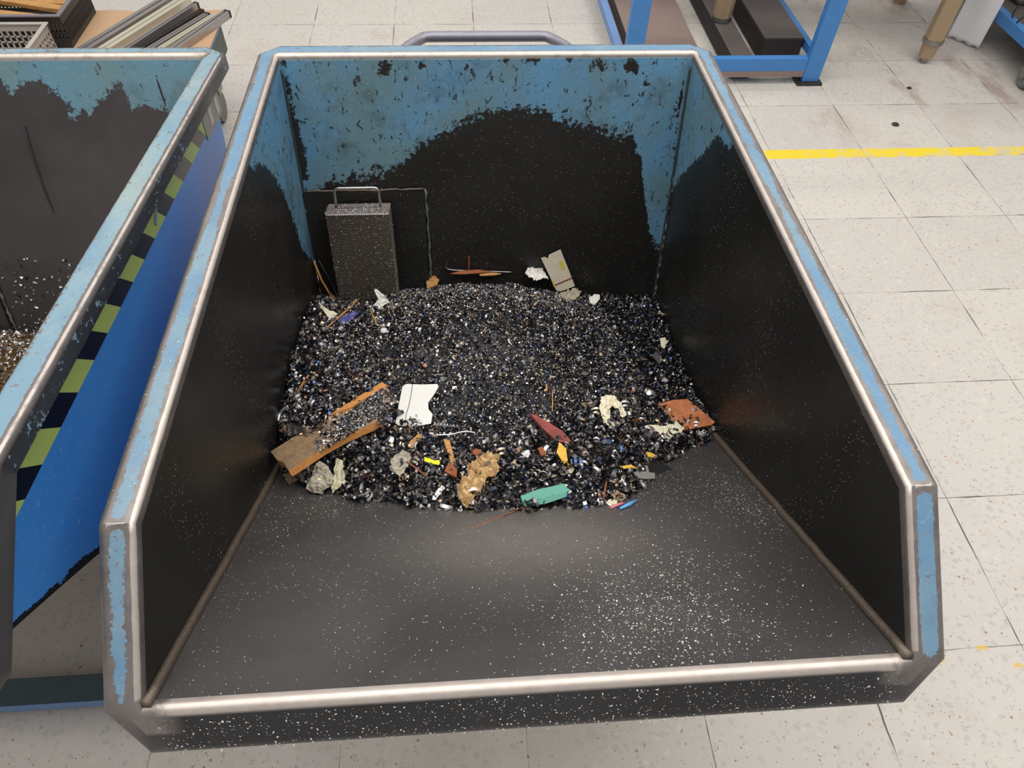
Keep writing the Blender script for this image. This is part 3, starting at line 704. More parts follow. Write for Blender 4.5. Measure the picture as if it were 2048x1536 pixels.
#            blk  dk   grey mid  silv white tan cream navy sky cop ink
P_fine = [16, 13, 12, 11, 12, 8, 11, 9, 4, 2, 1.5, 6]
P_left = [16, 14, 14, 14, 12, 8, 8, 7, 2, 2, 2, 2]
P_blue = [26, 14, 9, 8, 8, 5, 4, 3, 7, 4, 1, 16]
P_front = [26, 22, 17, 12, 8, 4.5, 8, 6, 1.6, .9, 1, 4]
def inside(x, y, m=.006):
    return (np.abs(x+1.624) < HWB+TAP*(-(y+1.308))-m)
acc = Acc()
acc.raw(V, F_, np.array(srgb(26, 25, 27)))
def scatter(n, xr, yr, sel, probs, tpls, smin, smax, lift, flat=1.0, pw=1.6):
    x = rng.uniform(*xr, n); y = rng.uniform(*yr, n); ye = np.interp(x, ex, ey)
    z = heap(x, y); k = inside(x, y) & (y > ye-.004) & (y < -1.308+(-(ZB-z)*LEAN)-.006) & sel(x, y)
    x, y, z = x[k], y[k], z[k]; n = len(x)
    size = smin+(smax-smin)*rng.random(n)**pw
    pos = np.stack([x, y, z+rng.random(n)*lift], 1)
    which = rng.integers(0, len(tpls), n); col = pick(probs, n); rt = rotm(n, flat)
    for i, t in enumerate(tpls):
        q = which == i
        if q.any(): acc.add(t, pos[q], size[q], rt[q], col[q])
XR, YRr = (-2.11, -1.14), (-2.28, -1.43)
dcone = lambda x, y: np.hypot((x+1.655), (y+1.71)/1.05)+.03*np.sin(np.arctan2(y+1.7, x+1.65)*5+1)
scatter(62000, XR, YRr, lambda x, y: dcone(x, y) < .37, P_fine, tpl_f, .0022, .0055, .003)
scatter(5000, XR, YRr, lambda x, y: dcone(x, y) < .37, P_fine, tpl_m, .005, .009, .004)
scatter(1500, XR, YRr, lambda x, y: (dcone(x, y) < .37), P_blue, tpl_m, .005, .010, .004)
lefts = lambda x, y: (dcone(x, y) > .30) & (x < -1.85) & (y > -2.0)
blues = lambda x, y: (dcone(x, y) > .30) & (x > -1.42) & (y > -1.98)
bluel = lambda x, y: (x < -1.80) & (y < -1.80) & (y > -2.02)
scatter(16000, XR, YRr, lefts, P_left, tpl_m, .005, .013, .006)
scatter(16000, XR, YRr, blues, P_blue, tpl_m, .004, .010, .006)
scatter(6000, XR, YRr, bluel, P_blue, tpl_m, .004, .010, .008)
front = lambda x, y: (dcone(x, y) > .33) & (y < -1.93)
scatter(26000, XR, YRr, front, P_front, tpl_m, .005, .012, .008)
scatter(12000, XR, YRr, lambda x, y: dcone(x, y) > .32, P_front, tpl_f, .003, .006, .004)
scatter(3600, XR, YRr, front, P_front, tpl_l, .012, .026, .010, 1.0, 1.6)
scatter(500, XR, YRr, lefts, P_left, tpl_l, .010, .018, .008)
scatter(1400, XR, YRr, lambda x, y: (y < -1.7), P_front, tpl_m, .009, .015, .008)
hp = acc.mesh('metal_chips'); ho = link('metal_chips', hp, M['chip'])
tag(ho, 'mound of fine blue-black and silver metal chips and curled swarf in the central container', 'metal chips', kind='stuff')

# left container: a little swarf and oil in the bottom
acc = Acc()
def lheap(x, y): return ZF+.075-.02*np.sin(x*9)+np.clip((y+.17)*-.12, -.05, .1)
n = 9000
x = rng.uniform(-.46, .46, n); y = rng.uniform(-.50, -.165, n)
zz = np.maximum(lheap(x, y), zramp(y)); k = (lheap(x, y) > zramp(y)-.012) & (y < yback(zz)-.004)
x, y, zz = x[k], y[k], zz[k]; n = len(x)
P = np.stack([x, y, zz+rng.random(n)*.004], 1)
n2 = 900; xs = rng.uniform(-.46, .46, n2); zs = ZF+.06+.22*rng.random(n2)**2.2
P = np.concatenate([P, np.stack([xs, yback(zs)-.0015, zs], 1)]); n = len(P)
P = P @ MLn[:3, :3].T+MLn[:3, 3]
acc.add(tpl_m[1], P[::2], rng.uniform(.004, .010, len(P[::2])), rotm(len(P[::2]), 1), pick([2, 3, 8, 14, 18, 14, 5, 6, 0, 0, .5, 0], len(P[::2])))
acc.add(tpl_f[0], P[1::2], rng.uniform(.003, .008, len(P[1::2])), rotm(len(P[1::2]), 1), pick([2, 3, 8, 14, 18, 14, 5, 6, 0, 0, .5, 0], len(P[1::2])))
gx, gy = np.meshgrid(np.linspace(-.475, .475, 30), np.linspace(-.5, -.166, 30)); gz = lheap(gx, gy)-.003
Vb = np.stack([gx, np.minimum(gy, yback(gz)-.002), gz], -1).reshape(-1, 3) @ MLn[:3, :3].T+MLn[:3, 3]
o = link('metal_chips', acc.mesh('left_swarf'), M['chip']); tag(o, 'thin layer of silvery swarf at the bottom of the tilted left container', 'metal chips', kind='stuff')
pyobj('oily_residue', Vb, [(j*30+i, j*30+i+1, (j+1)*30+i+1, (j+1)*30+i) for j in range(29) for i in range(29)], M['oil'], o)

# ------------------------------------------------------------------ loose dust and flecks on ramp, lip, rims, walls
acc = Acc()
def dust(P, nrm, n_, smin=.0009, smax=.003, probs=None, pw=3):
    n = len(P); size = smin+(smax-smin)*rng.random(n)**pw
    q = Vector((0, 0, 1)).rotation_difference(Vector(nrm)).to_matrix(); Q = np.array(q)
    a = rng.random(n)*6.283; Zr = np.zeros((n, 3, 3)); Zr[:, 0, 0] = np.cos(a); Zr[:, 0, 1] = -np.sin(a); Zr[:, 1, 0] = np.sin(a); Zr[:, 1, 1] = np.cos(a); Zr[:, 2, 2] = 1
    tl = rotm(n, .12)
    rt = Q[None] @ tl @ Zr
    w_ = np.array(probs or [0, 0, 1, 3, 10, 12, 4, 6, 0, 0, 1, 0])
    acc.add(tpl_f[2], P+np.array(nrm)*.0006, size, rt, pick(w_, n))
def ramp_pts(x, y): return np.stack([x, y, wramp(y)], 1)
rn = np.array([0, RS, 1])/math.hypot(RS, 1)
x = rng.uniform(-2.1, -1.15, 5200); y = rng.uniform(-2.62, -2.05, 5200)
k = inside(x, y, .012) & (y < np.interp(x, ex, ey)+.01) & (np.array([noise.noise(Vector((a*5, b*5, 0))) for a, b in zip(x, y)]) > -.15)
dust(ramp_pts(x[k], y[k]), rn, 0, .0007, .0022)
cP = atz(1290, 1260, .64)
x = rng.normal(cP[0]+.0, .085, 2600); y = rng.normal(cP[1]+.0, .075, 2600); y += (x-cP[0])*.25
k = inside(x, y, .012) & (y > -2.62) & (y < -2.3); dust(ramp_pts(x[k], y[k]), rn, 0, .001, .0036)
x = rng.normal(-1.20, .03, 500); y = -2.28+rng.normal(0, .05, 500); k = inside(x, y, .012); dust(ramp_pts(x[k], y[k]), rn, 0, .001, .0035)
x = rng.normal(-1.30, .10, 900); y = rng.normal(-2.2, .06, 900); k = inside(x, y, .012) & (y < np.interp(x, ex, ey)); dust(ramp_pts(x[k], y[k]), rn, 0, .001, .0028)
x = rng.normal(-2.0, .07, 450); y = rng.normal(-2.22, .05, 450); k = inside(x, y, .012) & (y < np.interp(x, ex, ey)); dust(ramp_pts(x[k], y[k]), rn, 0, .001, .003)
# front face of the lip
n = 1200; t = .010+.034*rng.random(n); x = -1.624+rng.uniform(-.47, .47, n)
fn = np.array([0, -RS, -1])/math.hypot(RS, 1)
lipn = np.array([0, -1, RS])/math.hypot(RS, 1)
P = np.stack([x, np.full(n, YL-1.308), np.full(n, ZL)], 1)+fn*t[:, None]*1.6; dust(P, lipn, 0, .001, .0032)
# walls
n = 1800; x = -1.624+rng.uniform(-.46, .46, n); z = .30+.58*rng.random(n)**1.3; P = np.stack([x, -1.308+yback(z), z], 1); dust(P, (0, -1, .2), 0, .0007, .0019)
for s in (-1, 1):
    n = 1500 if s > 0 else 600; y = rng.uniform(-2.25, -1.4, n); z = .86-.5*rng.random(n)**.9; k = z > np.maximum(heap(np.full(n, -1.624+s*.465), y), wramp(y))+.01
    y, z = y[k], z[k]; P = np.stack([-1.624+s*(HWB+TAP*(-(y+1.308))-.0005), y, z], 1); dust(P, (-s, 0, .1), 0, .0008, .002)
    # rim tops
    n = 160; y = rng.uniform(-2.44, -1.33, n); P = np.stack([-1.624+s*(HWB+TAP*(-(y+1.308))+rng.uniform(.006, .04, n)), y, np.full(n, .9)], 1); dust(P, (0, 0, 1), 0, .0009, .0022)
n = 700; x = rng.uniform(-.41+.002, -.255, n); yy_ = rng.uniform(-.056, -.002, n)
dP = np.array([basket_m(Matrix.Translation(RO)) @ Vector((a+.405+.0, b_, .0026)) for a, b_ in zip(x, yy_)]); dust(dP, (0, .2, 1), 0, .0015, .004, [4, 4, 6, 8, 8, 8, 4, 5, 0, 0, 3, 0], 1.5)
n = 1500; bx_ = rng.uniform(0, .152, n); bz_ = -rng.uniform(0, .40, n)**1.0
BM_ = basket_m(Matrix.Translation(RO)); dP = np.array([BM_ @ Vector((a, -.0592, b_)) for a, b_ in zip(bx_, bz_)]); dust(dP, (0, -1, .2), 0, .001, .0032, [0, 0, 3, 8, 10, 6, 5, 5, 0, 0, 1, 0], 1.6)
n = 500; dP = np.array([BM_ @ Vector((.1532, -a, -b_)) for a, b_ in zip(rng.uniform(0, .058, n), rng.uniform(0, .4, n))]); dust(dP, (1, 0, .1), 0, .001, .0032, [0, 0, 3, 8, 8, 4, 5, 5, 0, 0, 1, 0], 1.6)
do = link('metal_dust', acc.mesh('dust'), M['fleck']); tag(do, 'tiny bright metal flecks dusting the ramp, lip, walls and rims of the central container', 'metal dust', kind='stuff')

# ------------------------------------------------------------------ debris lying on the heap
def fitplane(pts, off, nhint=(0, 0, 1)):
    A = np.array(pts); c = A.mean(0); q = np.linalg.svd(A-c)[2][2]
    if q @ np.array(nhint) < 0: q = -q
    return c+q*off, q
def softplane(px, off):
    u, v = np.mean(px, 0); P = hit(u, v); e = .03
    def hz(x, y): y = min(y, -1.47); return float(heap(x, y))
    gx_ = (hz(P[0]+e, P[1])-hz(P[0]-e, P[1]))/(2*e); y0_ = min(P[1], -1.51); gy_ = (hz(P[0], y0_+e)-hz(P[0], y0_-e))/(2*e)
    q = np.array([-np.clip(gx_, -.5, .5), -max(gy_, -.1), 1.0]); q /= np.linalg.norm(q)
    return P+q*off, q
def onplane(u, v, c, q): d = ray(u, v); return CP+d*((c-CP) @ q)/(d @ q)
def bend(P, amp, fr, sd):
    return Vector(noise.noise_vector(Vector(P)*fr+Vector((sd, sd*2, sd*3))))*amp
def piece(name, px, mat, label, cat, off=.006, th=.002, amp=0, fr=60, side=None, group=None, pl=None, sub=0, curl=0, rest=None):
    if pl is None:
        if rest is not None: c, q = fitplane([hit(*r[:2])+np.array([0, 0, r[2]]) for r in rest], off)
        else: c, q = softplane(px, off)
        smp = list(px)+[tuple((1-t)*np.mean(px, 0)+t*np.array(p)) for p in px for t in (0, .4, .7)]
        dz = []
        for p in smp:
            W_ = onplane(*p, c, q)
            if W_[1] < -1.308+yback(W_[2])-.004: dz.append(float(heap(W_[0], W_[1]))+.005+th*.6-W_[2])
        if rest is None and dz and max(dz) > 0: c = c+np.array([0, 0, min(max(dz)*.8, .03)])
    else: c, q = pl
    W = [onplane(u, v, c, q) for u, v in px]
    ctr = Vector(np.mean(W, 0)); qv = Vector(q)
    bm = bmesh.new(); vs = [bm.verts.new(Vector(p)-ctr) for p in W]
    f = bm.faces.new(vs); f.normal_update()
    if f.normal.dot(qv) < 0: f.normal_flip()
    if sub:
        bmesh.ops.triangulate(bm, faces=bm.faces[:])
        for _ in range(sub):
            bmesh.ops.subdivide_edges(bm, edges=[e for e in bm.edges if e.calc_length() > .0055], cuts=1, use_grid_fill=True)
            bmesh.ops.triangulate(bm, faces=[f_ for f_ in bm.faces if len(f_.verts) > 3])
        if amp:
            sd = random.random()*50
            for v in bm.verts:
                n1 = noise.noise(v.co*fr+Vector((sd, 0, 0))); n2 = noise.noise(v.co*fr*2.2+Vector((0, sd, 0)))
                v.co += qv*(amp*(n1+.9*(.5-2*abs(n2))))+bend(v.co, min(amp, .007)*.5, fr*2, sd)
        if curl:
            ax = Vector(W[0])-Vector(W[len(W)//2]); 
            for v in bm.verts: v.co += qv*(curl*(v.co.length_squared*400))
    if th > .0035:
        r = bmesh.ops.extrude_face_region(bm, geom=bm.faces[:]); ev = [g for g in r['geom'] if isinstance(g, bmesh.types.BMVert)]
        bmesh.ops.translate(bm, verts=ev, vec=-qv*th); bmesh.ops.recalc_face_normals(bm, faces=bm.faces)
    else:
        r = bmesh.ops.solidify(bm, geom=bm.faces[:], thickness=th); bmesh.ops.recalc_face_normals(bm, faces=bm.faces)
    mats = [M[mat]]+([M[side]] if side else [])
    o = bmobj(name, bm, mats, None, False); o.location = ctr
    if side:
        for p in o.data.polygons:
            if p.normal.dot(qv) < .7: p.material_index = 1
    tag(o, label, cat, group); o['_q'] = [float(t) for t in q]; del o['_q']
    return o, c, q
def stick(name, pts, rad_px, mat, label, cat, off=.004, group=None, flat=1.0, n=7, lifts=None):
    W = []
    for i, (u, v) in enumerate(pts):
        P = hit(u, v); l = off+(lifts[i] if lifts else 0)
        d = ray(u, v); d = d/np.linalg.norm(d); W.append(Vector(P-d*l*1.2))
    dist = (W[0]-Vector(CP)).length; r = rad_px*dist/FPX
    c = sum(W, Vector())/len(W)
    if len(W) == 2: W = [W[0].lerp(W[1], t)+Vector((0, 0, .002*math.sin(t*3.1))) for t in np.linspace(0, 1, 6)]
    bm = bmesh.new(); tube(bm, [p-c for p in W], [r*(1-.35*abs(2*i/(len(W)-1)-1)) for i in range(len(W))], n, flat)
    o = bmobj(name, bm, M[mat], None, True); o.location = c; tag(o, label, cat, group); return o
def ribbon(name, pts, wpx, mat, label, cat, off=.006, group=None, th=.0005, updir=(0, 0, 1)):
    W = [Vector(hit(u, v))+Vector((0, 0, off)) for u, v in pts]; c = sum(W, Vector())/len(W)
    w_ = wpx*(W[0]-Vector(CP)).length/FPX
    # smooth resample
    S = []
    for i in range(len(W)-1):
        p0, p1, p2, p3 = W[max(i-1, 0)], W[i], W[i+1], W[min(i+2, len(W)-1)]
        for t in np.linspace(0, 1, 7)[:-1]:
            S.append(.5*((2*p1)+(-p0+p2)*t+(2*p0-5*p1+4*p2-p3)*t*t+(-p0+3*p1-3*p2+p3)*t**3))
    S.append(W[-1])
    V = []; U = Vector(updir)
    for i, p in enumerate(S):
        t = (S[min(i+1, len(S)-1)]-S[max(i-1, 0)]).normalized(); view = (Vector(CP)-p).normalized(); a = t.cross(view).normalized()*w_/2
        V += [p-c-a, p-c+a]
    o = pyobj(name, V, [(2*i, 2*i+1, 2*i+3, 2*i+2) for i in range(len(S)-1)], M[mat], None, True); o.location = c
    s = o.modifiers.new('s', 'SOLIDIFY'); s.thickness = th; tag(o, label, cat, group); return o
def line_on(parent, pts, c, q, wpx, mat, name, lift=.0008):
    W = [Vector(onplane(u, v, c+q*lift, q)) for u, v in pts]; w_ = wpx*(W[0]-Vector(CP)).length/FPX; loc = parent.location
    V = []
    for i, p in enumerate(W):
        t = (W[min(i+1, len(W)-1)]-W[max(i-1, 0)]).normalized(); a = t.cross(Vector(q)).normalized()*w_/2; V += [p-a-loc, p+a-loc]
    o = pyobj(name, V, [(2*i, 2*i+1, 2*i+3, 2*i+2) for i in range(len(W)-1)], M[mat], parent)
    s = o.modifiers.new('s', 'SOLIDIFY'); s.thickness = .0003; return o

# big plank
pk, c, q = piece('wood_plank', [(541, 903), (600, 866), (657, 831), (712, 796), (764, 765), (773, 771), (775, 800), (762, 838), (737, 851), (690, 872), (645, 897), (604, 924), (577, 941), (567, 925), (555, 920)],
      'plank_top', 'long broken wooden plank with split orange edge, lying at the left front of the heap', 'wood', off=.006, th=.016, side='wood_raw', rest=[(560, 925, .036), (770, 790, .010), (640, 910, .026), (657, 840, .024), (700, 820, .016), (745, 850, .012)])
pkpl = (c+q*.002, q)
line = [(545, 897), (600, 864), (657, 830), (712, 796), (768, 766)]
sp, c2, q2 = piece('splinter_edge', [(657, 831), (700, 803), (764, 764), (774, 771), (740, 790), (700, 815)], 'wood_raw', None, None, pl=(c+q*.004, q), th=.006, side='wood_raw')
sp.parent = pk; sp.location = sp.location-pk.location
# chips spilled over its right half
cd, c, q = piece('paper_card', [(805, 773), (812, 768), (845, 769), (875, 768), (877, 774), (868, 789), (856, 806), (857, 818), (865, 828), (862, 847), (845, 850), (825, 853), (800, 851), (791, 848), (797, 812)],
      'card', 'blank white card with a torn right edge lying on the middle of the heap', 'card', off=.006, th=.0008)
line_on(cd, [(825, 768), (822, 790), (818, 810), (812, 830), (810, 851)], c, q, 1.2, 'pencil', 'crease')
piece('wood_splinter', [(1060, 827), (1072, 830), (1100, 846), (1125, 862), (1141, 880), (1139, 889), (1112, 880), (1085, 856)], 'red', 'red painted wood splinter pointing at the centre front of the heap', 'wood', off=.012, th=.008)
tl, c, q = piece('wood_offcut', [(1041, 992), (1075, 979), (1128, 967), (1141, 980), (1128, 986), (1090, 996), (1046, 1004)], 'teal', 'teal painted wood offcut at the front edge of the heap', 'wood', off=.014, th=.010, side='teal')
q3 = q+np.array([0, -.6, 0]); q3 /= np.linalg.norm(q3)
lf, _, _ = piece('lower_face', [(1046, 1003), (1090, 995), (1134, 984), (1134, 993), (1096, 1006), (1050, 1015)], 'teal', None, None, pl=(np.array(onplane(1090, 996, c, q)), q3), th=.004, side='wood_raw'); lf.parent = tl; lf.location -= tl.location
piece('wood_board', [(1317, 808), (1345, 800), (1375, 798), (1402, 820), (1430, 844), (1424, 849), (1395, 855), (1366, 861), (1347, 843), (1335, 825)], 'board', 'square-cornered orange-brown board scrap against the right wall', 'wood', off=.010, th=.005, side='wood_tan')
piece('torn_paper', [(1289, 853), (1300, 850), (1330, 851), (1349, 846), (1351, 837), (1358, 846), (1370, 854), (1362, 864), (1348, 868), (1339, 878), (1325, 872), (1317, 865), (1304, 862)], 'cream', 'torn cream paper scrap touching the orange-brown board', 'paper', off=.011, th=.001, amp=.003, sub=2)
piece('crumpled_paper', [(1203, 792), (1216, 788), (1229, 790), (1240, 805), (1256, 829), (1246, 835), (1236, 818), (1224, 812), (1219, 818), (1221, 833), (1229, 846), (1234, 862), (1222, 856), (1208, 844), (1199, 816)], 'cream', 'arched crumpled cream paper right of the heap centre', 'paper', off=.012, th=.0012, amp=.006, fr=90, sub=3)
piece('wood_chip', [(1118, 884), (1124, 889), (1132, 897), (1134, 912), (1139, 936), (1126, 925), (1113, 904)], 'yellow_wood', 'bright yellow pointed wood chip below the red splinter', 'wood', off=.012, th=.004, amp=.002, sub=1)
piece('plastic_block', [(1422, 854), (1432, 849), (1441, 857), (1430, 869)], 'card', 'small white square block beside the right ramp seam', 'plastic', off=.008, th=.007)
piece('wood_stick', [(887, 878), (899, 880), (906, 905), (912, 930), (903, 926), (893, 900)], 'wood_tan', 'upright tan wood stick left of the crumpled brown tissue', 'wood', off=.014, th=.006)
piece('wood_block', [(897, 925), (906, 928), (914, 938), (913, 954), (900, 948), (889, 942)], 'wood_brown', 'small brown wood block at the foot of the tan stick', 'wood', off=.011, th=.008)
piece('plastic_scrap', [(849, 914), (860, 917), (868, 921), (877, 920), (880, 925), (878, 930), (862, 927), (849, 923)], 'yellow', 'bright yellow plastic scrap at the front of the heap', 'plastic', off=.012, th=.0012, amp=.001, sub=1)
piece('crumpled_tissue', [(960, 913), (977, 901), (990, 902), (999, 908), (995, 928), (1000, 942), (988, 950), (975, 956), (968, 972), (962, 985), (952, 990), (946, 995), (943, 1010), (926, 1008), (918, 996), (914, 983), (913, 971), (925, 960), (936, 952), (936, 932), (948, 925)], 'tissue_brown', 'large crumpled brown tissue at the centre front of the heap', 'tissue', off=.016, th=.001, amp=.016, fr=75, sub=3)
piece('torn_paper', [(780, 922), (792, 908), (806, 903), (819, 905), (822, 915), (820, 928), (810, 940), (801, 954), (791, 946), (784, 938)], 'greypaper', 'grey-tan torn paper left of the yellow plastic scrap', 'paper', off=.012, th=.001, amp=.006, fr=60, sub=3)
piece('curled_paper', [(672, 916), (684, 920), (688, 940), (692, 967), (680, 975), (665, 988), (664, 974), (668, 945)], 'olive', 'curled pale olive paper strip at the left front edge of the heap', 'paper', off=.016, th=.001, amp=.005, fr=40, sub=3)
piece('crumpled_paper', [(629, 928), (643, 924), (657, 931), (665, 950), (666, 966), (656, 978), (645, 988), (628, 986), (614, 980), (617, 962), (622, 945)], 'greypaper', 'dirty grey crumpled paper beside the olive strip', 'paper', off=.018, th=.0012, amp=.011, fr=45, sub=3)
piece('bark_piece', [(578, 942), (600, 936), (628, 931), (620, 944), (602, 956), (590, 962), (579, 969), (572, 960), (566, 952)], 'bark', 'splintered grey-brown bark under the end of the plank', 'wood', off=.010, th=.006, amp=.004, sub=2)
# things leaning on the back wall
def wallplane(off): n_ = np.array([0, -1, LEAN*-0.0+.0]); n_ = np.array([0, -1, -.0])+np.array([0, 0, .0]); n_ = np.array([0, -1/math.hypot(1, LEAN), LEAN/math.hypot(1, LEAN)]); return np.array([-1.6, -1.308+yback(.5), .5])+n_*off, n_
c, q = wallplane(.035)
q_ = q+np.array([.12, 0, .18]); q_ /= np.linalg.norm(q_)
P0 = np.array([-1.42, -1.455, .33])
tk, c, q = piece('cardboard_ticket', [(1082, 516), (1090, 514), (1096, 517), (1098, 510), (1110, 504), (1121, 499), (1136, 536), (1150, 572), (1136, 578), (1120, 583), (1112, 580), (1098, 550)], 'ticket', 'stained pale cardboard ticket with a dark red stripe leaning on the back wall', 'card', pl=(P0, q_), th=.001)
line_on(tk, [(1109, 571), (1144, 556)], c, q, 2.6, 'ink_red', 'red_stripe')
line_on(tk, [(1121, 522), (1127, 538)], c, q, 6, 'ink_yellow', 'yellow_stain')
line_on(tk, [(1105, 562), (1109, 573)], c, q, 3, 'ink_yellow', 'yellow_stain')
piece('crumpled_paper', [(1050, 546), (1056, 537), (1062, 530), (1070, 538), (1085, 538), (1092, 548), (1098, 556), (1080, 560), (1067, 559)], 'white_tissue', 'crumpled white paper to the left of the cardboard ticket', 'paper', off=.012, th=.001, amp=.006, fr=70, sub=3)
piece('lint_clump', [(1120, 586), (1136, 580), (1153, 576), (1162, 584), (1156, 594), (1144, 601), (1134, 606), (1123, 599)], 'fluff', 'fluffy beige lint clump below the cardboard ticket', 'lint', off=.012, th=.008, amp=.007, fr=120, sub=3)
piece('torn_paper', [(1178, 596), (1188, 589), (1200, 590), (1199, 599), (1193, 606), (1187, 611), (1180, 605)], 'white_tissue', 'small pinkish white paper scrap right of the lint clump', 'paper', off=.012, th=.0012, amp=.003, sub=2)
# rubber sleeve
P = Vector(hit(1240, 614))+Vector((0, 0, .008)); b = bmesh.new()
for r0, r1 in ((.0078, .0078), (.0042, .0042)): bmesh.ops.create_cone(b, cap_ends=False, segments=20, radius1=r0, radius2=r1, depth=.024)
b.verts.ensure_lookup_table()
for zsign in (-1, 1):
    vo = sorted([v for v in b.verts if v.co.z*zsign > 0 and v.co.xy.length > .006], key=lambda v: math.atan2(v.co.y, v.co.x)); vi = sorted([v for v in b.verts if v.co.z*zsign > 0 and v.co.xy.length < .006], key=lambda v: math.atan2(v.co.y, v.co.x))
    for i in range(20): b.faces.new((vo[i], vo[(i+1) % 20], vi[(i+1) % 20], vi[i]))
bmesh.ops.recalc_face_normals(b, faces=b.faces)
o = bmobj('rubber_sleeve', b, M['rubber'], None, False); o.location = P; o.rotation_euler = (R(52), 0, R(-12)); tag(o, 'short grey rubber sleeve near the right rear corner of the heap', 'sleeve')
piece('wood_shaving', [(637, 602), (645, 612), (660, 622), (674, 629), (664, 640), (652, 630), (643, 616)], 'cream', 'pale pointed wood shaving against the left wall below the straws', 'wood', off=.016, th=.0015, amp=.004, sub=2)
piece('film_scrap', [(676, 638), (690, 630), (711, 621), (719, 627), (705, 637), (690, 647), (680, 650)], 'purple', 'purple-blue plastic film scrap in front of the strainer basket', 'plastic', off=.010, th=.001, amp=.004, sub=2)
piece('torn_paper', [(748, 577), (756, 580), (762, 586), (772, 594), (780, 604), (770, 609), (764, 614), (772, 620), (768, 627), (760, 632), (762, 620), (756, 613), (743, 611), (752, 606), (757, 598), (752, 588)], 'white_tissue', 'white torn paper scrap standing against the strainer basket', 'paper', pl=(np.array(hit(762, 612))+np.array([0, -.004, .016]), np.array([.1, -.75, .65])/np.linalg.norm([.1, -.75, .65])), th=.001, amp=.004, sub=2)
piece('wood_chip', [(852, 566), (858, 556), (868, 551), (878, 558), (874, 568), (862, 575), (854, 577)], 'wood_tan', 'tan wood chip on the rear rim of the heap right of the basket', 'wood', off=.012, th=.004, amp=.004, sub=2)
piece('wood_splinter', [(900, 547), (925, 541), (955, 539), (986, 543), (955, 546), (925, 548)], 'wood_brown', 'flat orange-brown splinter lying along the back wall', 'wood', off=.014, th=.002)
piece('wood_splinter', [(958, 547), (985, 545), (1003, 547), (990, 550), (960, 551)], 'wood_tan', 'short tan splinter right of the orange-brown one at the back wall', 'wood', off=.012, th=.002)
ribbon('metal_strip', [(894, 532), (893, 542), (900, 547), (925, 549), (960, 550), (1025, 552)], 3.0, 'steel', 'long thin bent metal strip along the back wall', 'metal strip', off=.014)
# straws and sticks
G = None
stick('straw', [(628, 523), (643, 560), (662, 592), (683, 628)], 2.4, 'straw', 'long tan straw leaning on the left rear corner', 'straw', off=.006, lifts=[.03, .03, .02, .0])
stick('straw', [(725, 592), (690, 624), (655, 654)], 1.9, 'straw', 'tan straw crossing low in front of the strainer basket', 'straw', off=.008, lifts=[.03, .012, 0])
stick('straw', [(643, 565), (656, 580), (672, 600)], 1.1, 'wood_brown', 'thin brown straw fragment behind the long leaning straw', 'straw', off=.006, lifts=[.02, .02, .01])
stick('straw', [(739, 614), (745, 630), (754, 648)], 1.3, 'straw', 'short straw below the white paper at the basket', 'straw', off=.006, lifts=[.01, .01, 0])
stick('straw', [(622, 743), (606, 766), (592, 789)], 1.8, 'straw', 'tan straw lying by the left wall above the plank', 'straw', off=.006)
stick('straw', [(620, 748), (602, 778), (590, 795)], 1.2, 'wood_tan', 'thinner straw beside the one by the left wall', 'straw', off=.004)
stick('straw', [(1046, 1014), (1000, 1034), (960, 1050), (935, 1058)], 1.5, 'wood_brown', 'long thin brown straw lying on the ramp below the teal offcut', 'straw', off=.002)
stick('straw', [(1105, 779), (1105, 826)], 1.3, 'straw', 'upright thin straw above the red splinter', 'straw', off=.008)
stick('wood_stick', [(1092, 768), (1094, 783)], 2.2, 'wood_tan', 'short tan stick near the middle of the heap', 'wood', off=.006)
stick('straw', [(1268, 865), (1257, 886), (1244, 904)], 1.5, 'wood_brown', 'dark brown straw below the arched cream paper', 'straw', off=.008)
stick('wood_stick', [(1213, 962), (1207, 997)], 2.4, 'wood_brown', 'slim brown stick at the right front of the heap', 'wood', off=.008)
stick('wood_stick', [(813, 923), (834, 938), (858, 956)], 2.2, 'wood_brown', 'reddish brown stick lying across the grey-tan paper', 'wood', off=.018)
stick('straw', [(938, 512), (938, 546)], 1.6, 'wood_brown', 'upright orange straw against the back wall', 'straw', off=.006)
stick('rod', [(637, 520), (660, 560), (674, 590), (685, 624)], 2.6, 'black', 'thin black rod leaning between the left corner and the basket', 'rod', off=.008, lifts=[.02, .02, .02, 0])
ribbon('tape_strip', [(739, 571), (733, 598), (726, 634)], 8, 'black', 'black tape strip hanging down in front of the basket', 'tape', off=.03)
stick('plastic_tube', [(1221, 1016), (1248, 1006)], 3.6, 'pink', 'small pink plastic tube at the right front edge of the heap', 'tube', off=.006)
stick('plastic_tube', [(1240, 1017), (1258, 1009), (1272, 1001)], 4.2, 'sky', 'small sky-blue plastic tube beside the pink one', 'tube', off=.008)
piece('cardboard_scrap', [(1222, 990), (1234, 980), (1250, 988), (1252, 996), (1242, 1004), (1228, 998)], 'bark', 'round brown cardboard scrap above the pink tube', 'card', off=.012, th=.002, amp=.003, sub=2)
piece('torn_paper', [(1212, 1004), (1222, 998), (1236, 1002), (1232, 1010), (1220, 1012)], 'cream', 'small cream paper scrap left of the pink tube', 'paper', off=.008, th=.001, amp=.003, sub=2)
piece('plastic_sheet', [(1292, 927), (1310, 925), (1334, 930), (1345, 940), (1354, 950), (1330, 952), (1309, 951), (1300, 938)], 'black', 'black plastic sheet scrap at the right front edge of the heap', 'plastic', off=.012, th=.0015)
piece('plastic_strip', [(1268, 944), (1290, 943), (1310, 946), (1310, 957), (1290, 958), (1275, 956)], 'grey_plastic', 'grey rectangular plastic strip lying against the black sheet', 'plastic', off=.018, th=.003)
